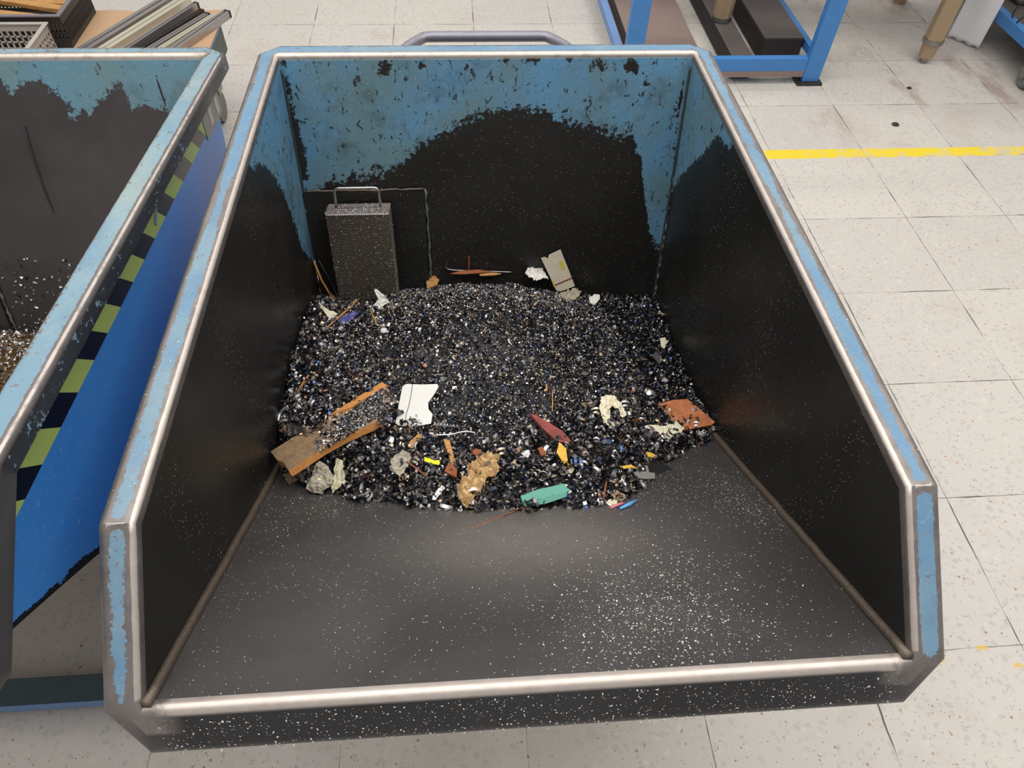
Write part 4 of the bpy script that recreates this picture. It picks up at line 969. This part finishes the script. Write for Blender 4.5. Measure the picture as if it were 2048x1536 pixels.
piece('plastic_strip', [(1291, 930), (1296, 932), (1300, 960), (1304, 990), (1299, 980), (1294, 955)], 'grey_plastic', 'narrow grey plastic sliver pointing down the ramp', 'plastic', off=.010, th=.0015)
piece('wood_chip', [(815, 893), (818, 884), (832, 872), (838, 865), (845, 869), (836, 883), (825, 896)], 'wood_tan', 'tan arrow-shaped wood chip between the plank and the white card', 'wood', off=.012, th=.003)
piece('wood_chip', [(945, 901), (952, 897), (962, 899), (963, 906), (954, 910), (946, 908)], 'wood_brown', 'small orange wood chip beside the crumpled brown tissue', 'wood', off=.012, th=.003)
piece('wood_chip', [(1075, 897), (1084, 893), (1093, 905), (1092, 913), (1083, 911)], 'wood_brown', 'rust-brown wood chip left of the yellow pointed chip', 'wood', off=.012, th=.005)
piece('wood_splinter', [(1266, 838), (1275, 837), (1290, 842), (1286, 847), (1272, 843)], 'wood_brown', 'small orange splinter above the torn cream paper', 'wood', off=.010, th=.003)
piece('wood_chip', [(1293, 903), (1302, 905), (1312, 910), (1306, 915), (1297, 913)], 'yellow_wood', 'yellow wood crumb near the right front of the heap', 'wood', off=.010, th=.004)
piece('wood_chip', [(1244, 932), (1262, 929), (1276, 937), (1262, 935), (1248, 937)], 'yellow_wood', 'small tan-yellow splinter above the grey plastic strip', 'wood', off=.012, th=.002)
piece('torn_paper', [(1320, 676), (1330, 675), (1335, 684), (1329, 697), (1322, 692)], 'cream', 'small cream scrap against the right wall', 'paper', off=.008, th=.0012, amp=.002, sub=1)
piece('metal_offcut', [(1304, 710), (1312, 703), (1327, 720), (1318, 727)], 'silver', 'bright rectangular metal offcut near the right wall', 'metal offcut', off=.009, th=.0015)
piece('metal_offcut', [(867, 990), (876, 978), (886, 970), (890, 975), (880, 988), (872, 998), (864, 1000)], 'silver', 'bent silvery metal offcut at the centre-left front edge', 'metal offcut', off=.010, th=.001, amp=.002, sub=2)
piece('metal_offcut', [(1042, 906), (1058, 898), (1060, 908), (1055, 920), (1048, 914)], 'silver', 'fan-shaped silvery offcut left of the rust-brown chip', 'metal offcut', off=.011, th=.001, amp=.002, sub=2)
ribbon('metal_ribbon', [(590, 788), (594, 800), (597, 815), (592, 828)], 7, 'silver', 'bright twisted metal ribbon at the left wall', 'metal ribbon', off=.008)
ribbon('metal_ribbon', [(559, 848), (562, 836), (569, 826), (579, 820)], 7, 'silver', 'shiny curved metal ribbon touching the left wall above the plank end', 'metal ribbon', off=.012)
piece('metal_offcut', [(563, 845), (585, 849), (611, 860), (596, 866), (580, 874), (570, 868)], 'steel', 'bent grey metal sheet offcut between the left wall and the plank', 'metal offcut', off=.012, th=.001, amp=.003, sub=2)
ribbon('metal_ribbon', [(872, 877), (900, 876), (930, 870), (948, 872)], 3.2, 'silver', 'long thin white metal ribbon above the tan stick', 'metal ribbon', off=.012)
ribbon('metal_ribbon', [(1290, 800), (1315, 792), (1345, 780), (1385, 758)], 4, 'dark_steel', 'long dark metal ribbon running up to the right wall', 'metal ribbon', off=.010)
# round domed disc and bead
P = Vector(hit(1301, 792))+Vector((0, 0, .006)); b = bmesh.new(); bmesh.ops.create_uvsphere(b, u_segments=24, v_segments=12, radius=.0125, matrix=Matrix.Diagonal((1, 1, .35, 1)))
o = bmobj('metal_disc', b, M['silver'], None, True); o.location = P; o.rotation_euler = (R(20), R(5), 0); tag(o, 'shiny domed metal disc right of the heap centre', 'metal disc')
P = Vector(hit(768, 664))+Vector((0, 0, .005)); b = bmesh.new(); bmesh.ops.create_uvsphere(b, u_segments=18, v_segments=10, radius=.0085, matrix=Matrix.Diagonal((1, 1, .6, 1)))
o = bmobj('pebble', b, M['card'], None, True); o.location = P; tag(o, 'small round white pebble at the left rear of the heap', 'pebble')
# coiled springs of swarf
def coil(p0, p1, rad, turns, wire, mat, label, off=.008):
    A = Vector(hit(*p0))+Vector((0, 0, off)); B = Vector(hit(*p1))+Vector((0, 0, off)); c = (A+B)/2; d = (B-A); L_ = d.length; d.normalize()
    a = d.cross(Vector((0, 0, 1))).normalized(); b_ = d.cross(a)
    pts = [A-c+d*L_*t+(a*math.cos(t*turns*6.283)+b_*math.sin(t*turns*6.283))*rad*(1-.3*t) for t in np.linspace(0, 1, int(turns*14))]
    bm = bmesh.new(); tube(bm, pts, wire, 6, .5); o = bmobj('coiled_shaving', bm, M[mat], None, True); o.location = c; tag(o, label, 'metal shaving'); return o
coil((866, 852), (916, 857), .0045, 8, .0013, 'silver', 'bright coiled shaving just below the white card')
coil((1052, 955), (1100, 912), .004, 9, .0012, 'silver', 'twisted silver shaving below the red splinter')
coil((1318, 912), (1343, 905), .007, 4, .0018, 'dark_steel', 'fat dark coiled shaving at the right front of the heap')
coil((880, 1012), (864, 1022), .006, 2, .0012, 'dark_steel', 'thin dark ring shaving at the front left edge of the heap')
# forty individually modelled curls along the front, all copies of four shapes
curls = []
for i, (r_, w_, sw, sg, pi_, tp_) in enumerate([(.008, .004, 8.5, 26, .0004, .4), (.010, .0045, 5.2, 18, .0003, .1), (.0075, .003, 11, 34, .0007, .5), (.009, .006, 3.9, 14, 0, .1)]):
    P, F = strip(r_, w_, sw, sg, pi_, tp_)
    me = bpy.data.meshes.new('curled_shaving'); me.from_pydata(P.tolist(), [], F.tolist()); me.update(); me.shade_smooth()
    curls.append(me)
spots = []
r2 = random.Random(3)
while len(spots) < 40:
    u, v = r2.uniform(620, 1300), r2.uniform(860, 1010)
    P = hit(u, v); ye = np.interp(P[0], ex, ey)
    if P[1] > ye+.02 and abs(P[0]+1.624) < .44: spots.append(P)
curl_m = [M['dark_steel'], M['steel'], M['silver'], M['dark_steel']]
protos = []
for i, me in enumerate(curls):
    me.materials.append(curl_m[i])
for i, P in enumerate(spots):
    k = i % 4
    if i < 4:
        o = bpy.data.objects.new('curled_shaving', curls[k]); protos.append(o)
        sm = o.modifiers.new('s', 'SOLIDIFY'); sm.thickness = .0004
    else: o = protos[k].copy()
    COL.objects.link(o); o.location = Vector(P)+Vector((0, 0, .005)); o.rotation_euler = (r2.uniform(-.9, .9), r2.uniform(-.9, .9), r2.uniform(0, 6)); s = r2.uniform(.7, 1.05); o.scale = (s, s, s)
    tag(o, 'curled metal shaving lying among the chips at the front of the heap', 'metal shaving', 'curled shavings at the front of the heap')

# chips spilled on the plank
acc = Acc(); pc, pq = None, None
pc, pq = pkpl
n = 9000; t = rng.random(n)**.7; s = rng.random(n)
u = 575+t*190; v = 925-t*130+(s-.5)*(50+24*t); k = (rng.random(n) < np.clip((t-.25)*1.9, 0, 1)**1.3) & (s < .93) & (s > .18+.08*t)
Pp = np.array([onplane(a, b_, pc, pq) for a, b_ in zip(u[k], v[k])]); n = len(Pp)
acc.add(tpl_m[1], Pp[::2], rng.uniform(.003, .008, len(Pp[::2])), rotm(len(Pp[::2]), 1), pick(P_left, len(Pp[::2])))
acc.add(tpl_f[0], Pp[1::2], rng.uniform(.0025, .006, len(Pp[1::2])), rotm(len(Pp[1::2]), 1), pick(P_fine, len(Pp[1::2])))
n = 1500; tt = rng.random(n); u = 772-12*tt+rng.normal(0, 7, n); v = 778+66*tt+rng.normal(0, 4, n); hh = -.014*rng.random(n)
Pp = np.array([onplane(a, b_, pc+pq*h_, pq) for a, b_, h_ in zip(u, v, hh)])
acc.add(tpl_m[1], Pp[::2], rng.uniform(.004, .008, len(Pp[::2])), rotm(len(Pp[::2]), 1), pick(P_left, len(Pp[::2])))
acc.add(tpl_f[0], Pp[1::2], rng.uniform(.003, .006, len(Pp[1::2])), rotm(len(Pp[1::2]), 1), pick(P_fine, len(Pp[1::2])))
o = link('metal_chips', acc.mesh('plank_chips'), M['chip']); tag(o, 'sprinkle of fine metal chips on the upper half of the wooden plank', 'metal chips', kind='stuff')

# ------------------------------------------------------------------ background right: blue steel stand with slabs
st = empty('steel_stand', (-.5, .2, 0)); tag(st, 'blue painted steel stand on foot plates behind the central container', 'stand')
def sbox(name, b_, mat, bev=.002, mtx=None, par=None):
    bm = bmesh.new(); box(bm, *b_, bev=bev, mtx=mtx); bmesh.ops.translate(bm, verts=bm.verts, vec=(.5, -.2, 0)); return bmobj(name, bm, M[mat], par or st)
for x in (-.945, -.090):
    for y in (.187, 1.25):
        lg = sbox('leg', (x, x+.080, y, y+.04, .012, 1.1), 'blue_frame')
        sbox('foot_plate', (x-.025, x+.095, y-.02, y+.075, 0, .012), 'dark_steel', .002)
cb = sbox('front_crossbar', (-.90, -.09, .19, .225, .035, .120), 'blue_frame')
sbox('worn_lower_edge', (-.865, -.095, .187, .1895, .035, .062), 'slab_brown', .0003, par=cb)
sbox('rear_crossbar', (-.90, -.09, 1.255, 1.29, .035, .120), 'blue_frame')
sbox('side_rail', (-.955, -.92, .228, 1.25, .06, .10), 'blue_light')
sbox('side_rail', (-.03, .0, .228, 1.25, .06, .10), 'blue_frame')
sbox('top_rail', (-.945, -.01, .187, .227, 1.1, 1.14), 'blue_frame')
sbox('top_rail', (-.945, -.01, 1.25, 1.29, 1.1, 1.14), 'blue_frame')
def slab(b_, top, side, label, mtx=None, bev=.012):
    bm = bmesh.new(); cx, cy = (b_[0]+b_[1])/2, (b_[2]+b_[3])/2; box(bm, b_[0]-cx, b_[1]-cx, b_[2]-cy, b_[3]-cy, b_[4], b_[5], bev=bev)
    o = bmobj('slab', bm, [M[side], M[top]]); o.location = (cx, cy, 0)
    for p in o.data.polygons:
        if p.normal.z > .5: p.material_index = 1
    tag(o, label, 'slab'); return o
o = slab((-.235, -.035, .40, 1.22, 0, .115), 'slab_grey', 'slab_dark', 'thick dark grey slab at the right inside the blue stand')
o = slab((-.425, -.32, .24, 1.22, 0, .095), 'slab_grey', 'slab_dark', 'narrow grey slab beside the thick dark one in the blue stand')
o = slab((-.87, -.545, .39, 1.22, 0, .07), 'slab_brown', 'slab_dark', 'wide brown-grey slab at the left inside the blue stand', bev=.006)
# table with tan tapered legs
A = Vector((-.383, .63, 0)); B = Vector((.593, .384, 0)); d = (B-A).normalized(); nrm = Vector((-d.y, d.x, 0))
tb = empty('work_table', A); tag(tb, 'work table seen only by its two tan eight-sided legs with collars and stud feet', 'table')
def ocyl(bm, r0, r1, z0, z1, seg=8): bmesh.ops.create_cone(bm, cap_ends=True, segments=seg, radius1=r0, radius2=r1, depth=z1-z0, matrix=Matrix.Translation((0, 0, (z0+z1)/2)) @ Matrix.Rotation(R(22.5), 4, 'Z'))
for P in (A, B):
    bm = bmesh.new(); ocyl(bm, .036, .041, .03, .10); ocyl(bm, .046, .046, .115, .74); lg = bmobj('leg', bm, M['tan_leg'], tb); lg.location = P-A
    bm = bmesh.new(); ocyl(bm, .049, .049, .098, .118, 16); cl_ = bmobj('collar', bm, M['steel'], lg)
    bm = bmesh.new(); ocyl(bm, .016, .018, 0, .03, 12); ft = bmobj('foot', bm, M['steel'], lg)
rotz = Matrix.Rotation(math.atan2(d.y, d.x), 4, 'Z')
bm = bmesh.new(); box(bm, -.15, 1.45, -.05, .75, .74, .77, .003, mtx=rotz); bmobj('table_top', bm, M['grey_plastic'], tb)
for k_ in (0, 1):
    bm = bmesh.new(); ocyl(bm, .036, .041, .0, .10); ocyl(bm, .046, .046, .10, .74); lg = bmobj('leg', bm, M['tan_leg'], tb); lg.location = (d*k_*1.0+nrm*.68)
# hanging white sheet
a0 = Vector((.828, .629, .006)); b0 = Vector((.934, .501, .0)); V = []; F_ = []
nu, nv = 14, 30
for j in range(nv+1):
    for i in range(nu+1):
        t = i/nu; z = j/nv*.735; p = a0.lerp(b0, t); off = .012*math.sin(t*5+z*6)*(.4+z)
        V.append((p.x+off*.7, p.y+off*.7, .004+z+.012*(1-j/nv)*math.sin(t*9)**2*(j == 0)))
for j in range(nv):
    for i in range(nu): a = j*(nu+1)+i; F_.append((a, a+1, a+nu+2, a+nu+1))
o = pyobj('plastic_sheet', V, F_, M['sheet'], None, True); s = o.modifiers.new('s', 'SOLIDIFY'); s.thickness = .0012; tag(o, 'white plastic sheet hanging to the floor behind the right table leg', 'sheet')
# cart at the right edge
ct = empty('platform_cart', (1.3, .4, 0)); tag(ct, 'low blue platform cart on grey casters cut off by the right edge', 'cart')
def cbox(name, b_, mat, par=None, bev=.002):
    bm = bmesh.new(); box(bm, *b_, bev=bev); bmesh.ops.translate(bm, verts=bm.verts, vec=(-1.3, -.4, 0)); return bmobj(name, bm, M[mat], par or ct)
cbox('deck', (.985, 1.75, -.02, .95, .165, .185), 'deck')
cbox('side_rail', (.945, .985, -.05, .98, .14, .19), 'blue_frame')
cbox('side_rail', (1.75, 1.79, -.05, .98, .14, .19), 'blue_frame')
cbox('end_rail', (.985, 1.75, -.05, -.02, .14, .19), 'blue_frame'); cbox('end_rail', (.985, 1.75, .95, .98, .14, .19), 'blue_frame')
for (x, y) in ((.965, .14), (1.7, .14), (.975, .86), (1.7, .86)):
    b = bmesh.new(); bmesh.ops.create_cone(b, cap_ends=True, segments=32, radius1=.055, radius2=.055, depth=.032, matrix=Matrix.Rotation(R(90), 4, 'Y'))
    bmesh.ops.bevel(b, geom=[e for e in b.edges if e.calc_face_angle(0) > 1], offset=.007, segments=3, affect='EDGES')
    wl = bmobj('caster', b, M['wheel'], ct); wl.location = (x-1.3, y-.4, .055); wl.rotation_euler = (0, 0, R(-8))
    b = bmesh.new()
    for s in (-1, 1): box(b, s*.021-.0018, s*.021+.0018, -.018, .022, -.012, .078, .001)
    box(b, -.026, .026, -.03, .03, .078, .086, .001); bmobj('fork', b, M['steel'], wl)
    b = bmesh.new(); bmesh.ops.create_cone(b, cap_ends=True, segments=16, radius1=.018, radius2=.018, depth=.036, matrix=Matrix.Rotation(R(90), 4, 'Y')); bmobj('hub', b, M['dark_steel'], wl)
pts = [(1.12, .46, .19), (1.06, .42, .235), (1.0, .38, .24), (.965, .37, .215), (.96, .39, .18), (.975, .45, .2), (1.03, .50, .235), (1.1, .52, .225), (1.2, .53, .19)]
S = []
for i in range(len(pts)-1):
    p = [Vector(pts[max(i-1, 0)]), Vector(pts[i]), Vector(pts[i+1]), Vector(pts[min(i+2, len(pts)-1)])]
    for t in np.linspace(0, 1, 7)[:-1]: S.append(.5*((2*p[1])+(-p[0]+p[2])*t+(2*p[0]-5*p[1]+4*p[2]-p[3])*t*t+(-p[0]+3*p[1]-3*p[2]+p[3])*t**3))
o = tubeobj('cable', S, .0035, M['cable']); tag(o, 'black cable looped over the edge of the blue cart', 'cable')
bm = bmesh.new(); box(bm, 1.06, 1.34, .56, .9, .186, .225, .02); o = bmobj('grey_bag', bm, M['slab_grey']); tag(o, 'dark grey pad lying on the blue cart', 'pad')
# dark lumps on the floor
for (u, v, r_, lb_) in ((1790, 250, .014, 'flat dark grey lump on the floor above the yellow line'), (1818, 177, .010, 'small black lump on the floor left of the caster')):
    P = atz(u, v, 0); b = bmesh.new(); bmesh.ops.create_icosphere(b, subdivisions=3, radius=r_)
    for v_ in b.verts: v_.co = Vector((v_.co.x*1.1, v_.co.y, v_.co.z*.35))*(1+.35*noise.noise(v_.co*120+Vector((u, 0, 0))))
    o = bmobj('dirt_lump', b, M['dark_steel'], None, True); o.location = (P[0], P[1], r_*.3); tag(o, lb_, 'lump')

# ------------------------------------------------------------------ background left: blue platform with cardboard, profiles and crates
ZP = .40
pt = empty('platform_truck', (-3.0, -.4, 0)); tag(pt, 'blue steel platform truck with rusty side panel behind the left container', 'cart')
def pbox(name, b_, mat, par=None, bev=.002):
    bm = bmesh.new(); box(bm, *b_, bev=bev); bmesh.ops.translate(bm, verts=bm.verts, vec=(3.0, .4, 0)); return bmobj(name, bm, M[mat], par or pt)
pbox('deck', (-3.9, -2.60, -.86, -.01, ZP-.03, ZP), 'blue_frame')
pbox('side_panel', (-2.612, -2.602, -.86, -.01, .275, ZP-.03), 'rust')
pbox('side_panel', (-3.9, -3.89, -.86, -.01, .275, ZP-.03), 'rust')
pbox('front_panel', (-3.89, -2.613, -.86, -.85, .275, ZP-.03), 'blue_frame')
for (x, y) in ((-2.68, -.78), (-3.82, -.78), (-2.69, -.06), (-3.82, -.12)):
    caster_root = pt
    b = bmesh.new(); bmesh.ops.create_cone(b, cap_ends=True, segments=28, radius1=.06, radius2=.06, depth=.03, matrix=Matrix.Rotation(R(90), 4, 'Y')); wl = bmobj('caster', b, M['wheel'], pt); wl.location = (x+3.0, y+.4, .06)
    b = bmesh.new(); box(b, -.03, .03, -.03, .03, .065, ZP-.09, .002); bmobj('fork', b, M['steel'], wl)
V = []; F_ = []
nn = 30
for j in range(2):
    for i in range(nn+1):
        t = i/nn
        V.append((-3.86+1.275*t, (-.83 if j == 0 else .035+.006*math.sin(t*40)), ZP+.006))
for i in range(nn): F_.append((i, i+1, nn+2+i, nn+1+i))
o = pyobj('cardboard_sheet', V, F_, M['cardboard']); s = o.modifiers.new('s', 'SOLIDIFY'); s.thickness = .004; s.offset = -1; tag(o, 'brown cardboard sheet covering the blue platform truck', 'cardboard')
# aluminium profiles
def bar(p0, p1, z, wd, ht, mat, label, cap=None, name='metal_profile', group=None):
    A = Vector(atz(*p0, z)); B = Vector(atz(*p1, z)); A.z = B.z = z-ht/2; d = B-A; L_ = d.length; ang = math.atan2(d.y, d.x)
    bm = bmesh.new()
    # slotted extrusion cross-section
    w2, h2 = wd/2, ht/2; s_ = wd*.12; g_ = ht*.22
    sec = [(-w2, -h2), (w2, -h2), (w2, h2), (s_, h2), (s_, h2-g_), (-s_, h2-g_), (-s_, h2), (-w2, h2)]
    r0 = [bm.verts.new((0, y, zz_)) for y, zz_ in sec]; r1 = [bm.verts.new((L_, y, zz_)) for y, zz_ in sec]
    for k in range(len(sec)): bm.faces.new((r0[k], r0[(k+1) % 8], r1[(k+1) % 8], r1[k]))
    bm.faces.new(r0[::-1]); bm.faces.new(r1)
    o = bmobj(name, bm, M[mat]); o.location = A; o.rotation_euler = (0, 0, ang); tag(o, label, 'metal profile', group)
    if cap:
        bm = bmesh.new(); box(bm, L_, L_+.012, -w2*1.05, w2*1.05, -h2*1.05, h2*1.05, .002); bmobj('end_cap', bm, M[cap], o)
    return o
zs = ZP+.0065
bar((160, 100), (342, -12), zs+.030, .044, .030, 'alu', 'leftmost aluminium profile of the bundle, beside the black crate')
bar((200, 100), (372, -8), zs+.030, .040, .030, 'alu_warm', 'wide pale yellowish aluminium profile, second from the crate')
bar((243, 100), (389, 6), zs+.028, .020, .028, 'alu', 'slim grey profile with black end cap in the middle of the bundle', 'black')
bar((270, 100), (404, 17), zs+.018, .018, .018, 'dark_steel', 'dark profile in the middle of the bundle')
bar((291, 100), (412, 27), zs+.024, .020, .024, 'alu', 'slim aluminium profile with a dark blue end', 'cable')
bar((313, 100), (428, 28), zs+.024, .020, .024, 'alu_warm', 'pale glossy aluminium profile, second from the right of the bundle')
bar((340, 100), (451, 22), zs+.026, .026, .026, 'alu', 'rightmost aluminium profile with black stud at its tip', 'black')
# black perforated crates
def crate(cx0, cx1, y0, y1, z0, z1, mat, edge, label, gap=.013):
    r = empty('plastic_crate', ((cx0+cx1)/2, (y0+y1)/2, z0)); tag(r, label, 'crate')
    ox, oy = (cx0+cx1)/2, (y0+y1)/2
    def sd(name, P0, P1):
        P0, P1 = Vector(P0), Vector(P1); L_ = (P1-P0).length; nx_ = max(3, int(L_/gap)); bm = bmesh.new(); d_ = (P1-P0)/L_; h_ = z1-z0
        n_ = Vector((-d_.y, d_.x, 0))*.0025
        def bx(a, b_, c_, e_):
            r_ = box(bm, a, b_, -.0025, .0025, c_, e_)
            for v in r_: 
                x, y, z = v.co; v.co = P0+d_*x+n_*(y/.0025)+Vector((0, 0, z))-Vector((ox, oy, 0))
        bx(0, L_, 0, h_*.14); bx(0, L_, h_*.72, h_*.97)
        for i in range(nx_+1): x = L_*i/nx_; bx(max(0, x-.0028), min(L_, x+.0028), h_*.14, h_*.72)
        for zz_ in (.34, .53): bx(0, L_, h_*zz_-.0022, h_*zz_+.0022)
        return bmobj('perforated_side', bm, M[mat], r)
    sd('s', (cx0, y0, 0), (cx1, y0, 0)); sd('s', (cx1, y0, 0), (cx1, y1, 0)); sd('s', (cx1, y1, 0), (cx0, y1, 0)); sd('s', (cx0, y1, 0), (cx0, y0, 0))
    h_ = z1-z0; bm = bmesh.new(); t = .008
    for b_ in ((cx0-t, cx1+t, y0-t, y0+t), (cx0-t, cx1+t, y1-t, y1+t), (cx0-t, cx0+t, y0+t, y1-t), (cx1-t, cx1+t, y0+t, y1-t)): box(bm, b_[0]-ox, b_[1]-ox, b_[2]-oy, b_[3]-oy, h_*.95, h_, .002)
    bmobj('rim', bm, M[edge], r)
    bm = bmesh.new(); box(bm, cx0-ox, cx1-ox, y0-oy, y1-oy, 0, .006, 0); bmobj('bottom', bm, M[mat], r)
    return r
crate(-3.55, -3.065, -.26, .02, zs, zs+.115, 'crate', 'crate_edge', 'black perforated plastic crate filled with wood offcuts on the platform truck')
for i, (x0, x1, yy_, zz_, an, lb_) in enumerate(((-3.50, -3.10, -.20, .065, 4, 'light wooden batten nearest the front of the black crate'), (-3.52, -3.12, -.15, .07, -9, 'light wooden batten crossing in the middle of the black crate'), (-3.48, -3.10, -.09, .085, -14, 'long light wooden batten rising towards the rear of the black crate'), (-3.45, -3.12, -.04, .06, 3, 'wooden batten along the rear side of the black crate'))):
    bm = bmesh.new(); L_ = x1-x0; box(bm, -L_/2, L_/2, -.016, .016, -.008, .008, .002); o = bmobj('wooden_batten', bm, M['wood_tan']); o.location = ((x0+x1)/2, yy_, zs+zz_); o.rotation_euler = (0, R(2), R(an)); tag(o, lb_, 'wood')
crate(-3.545, -3.105, -.52, -.285, zs, zs+.10, 'crate_grey', 'crate_grey', 'light grey perforated plastic crate in front of the black one', .02)
o = tubeobj('pipe', [Vector((0, 0, 0)), Vector((.2, 0, 0))], .016, M['silver'], None, 20); o.location = (-3.40, -.41, zs+.024); tag(o, 'short silvery pipe lying in the light grey crate', 'pipe')

hs = [o for o in bpy.data.objects if o.type == 'MESH']
print('objects', len(bpy.data.objects), 'faces', sum(len(o.data.polygons) for o in hs))
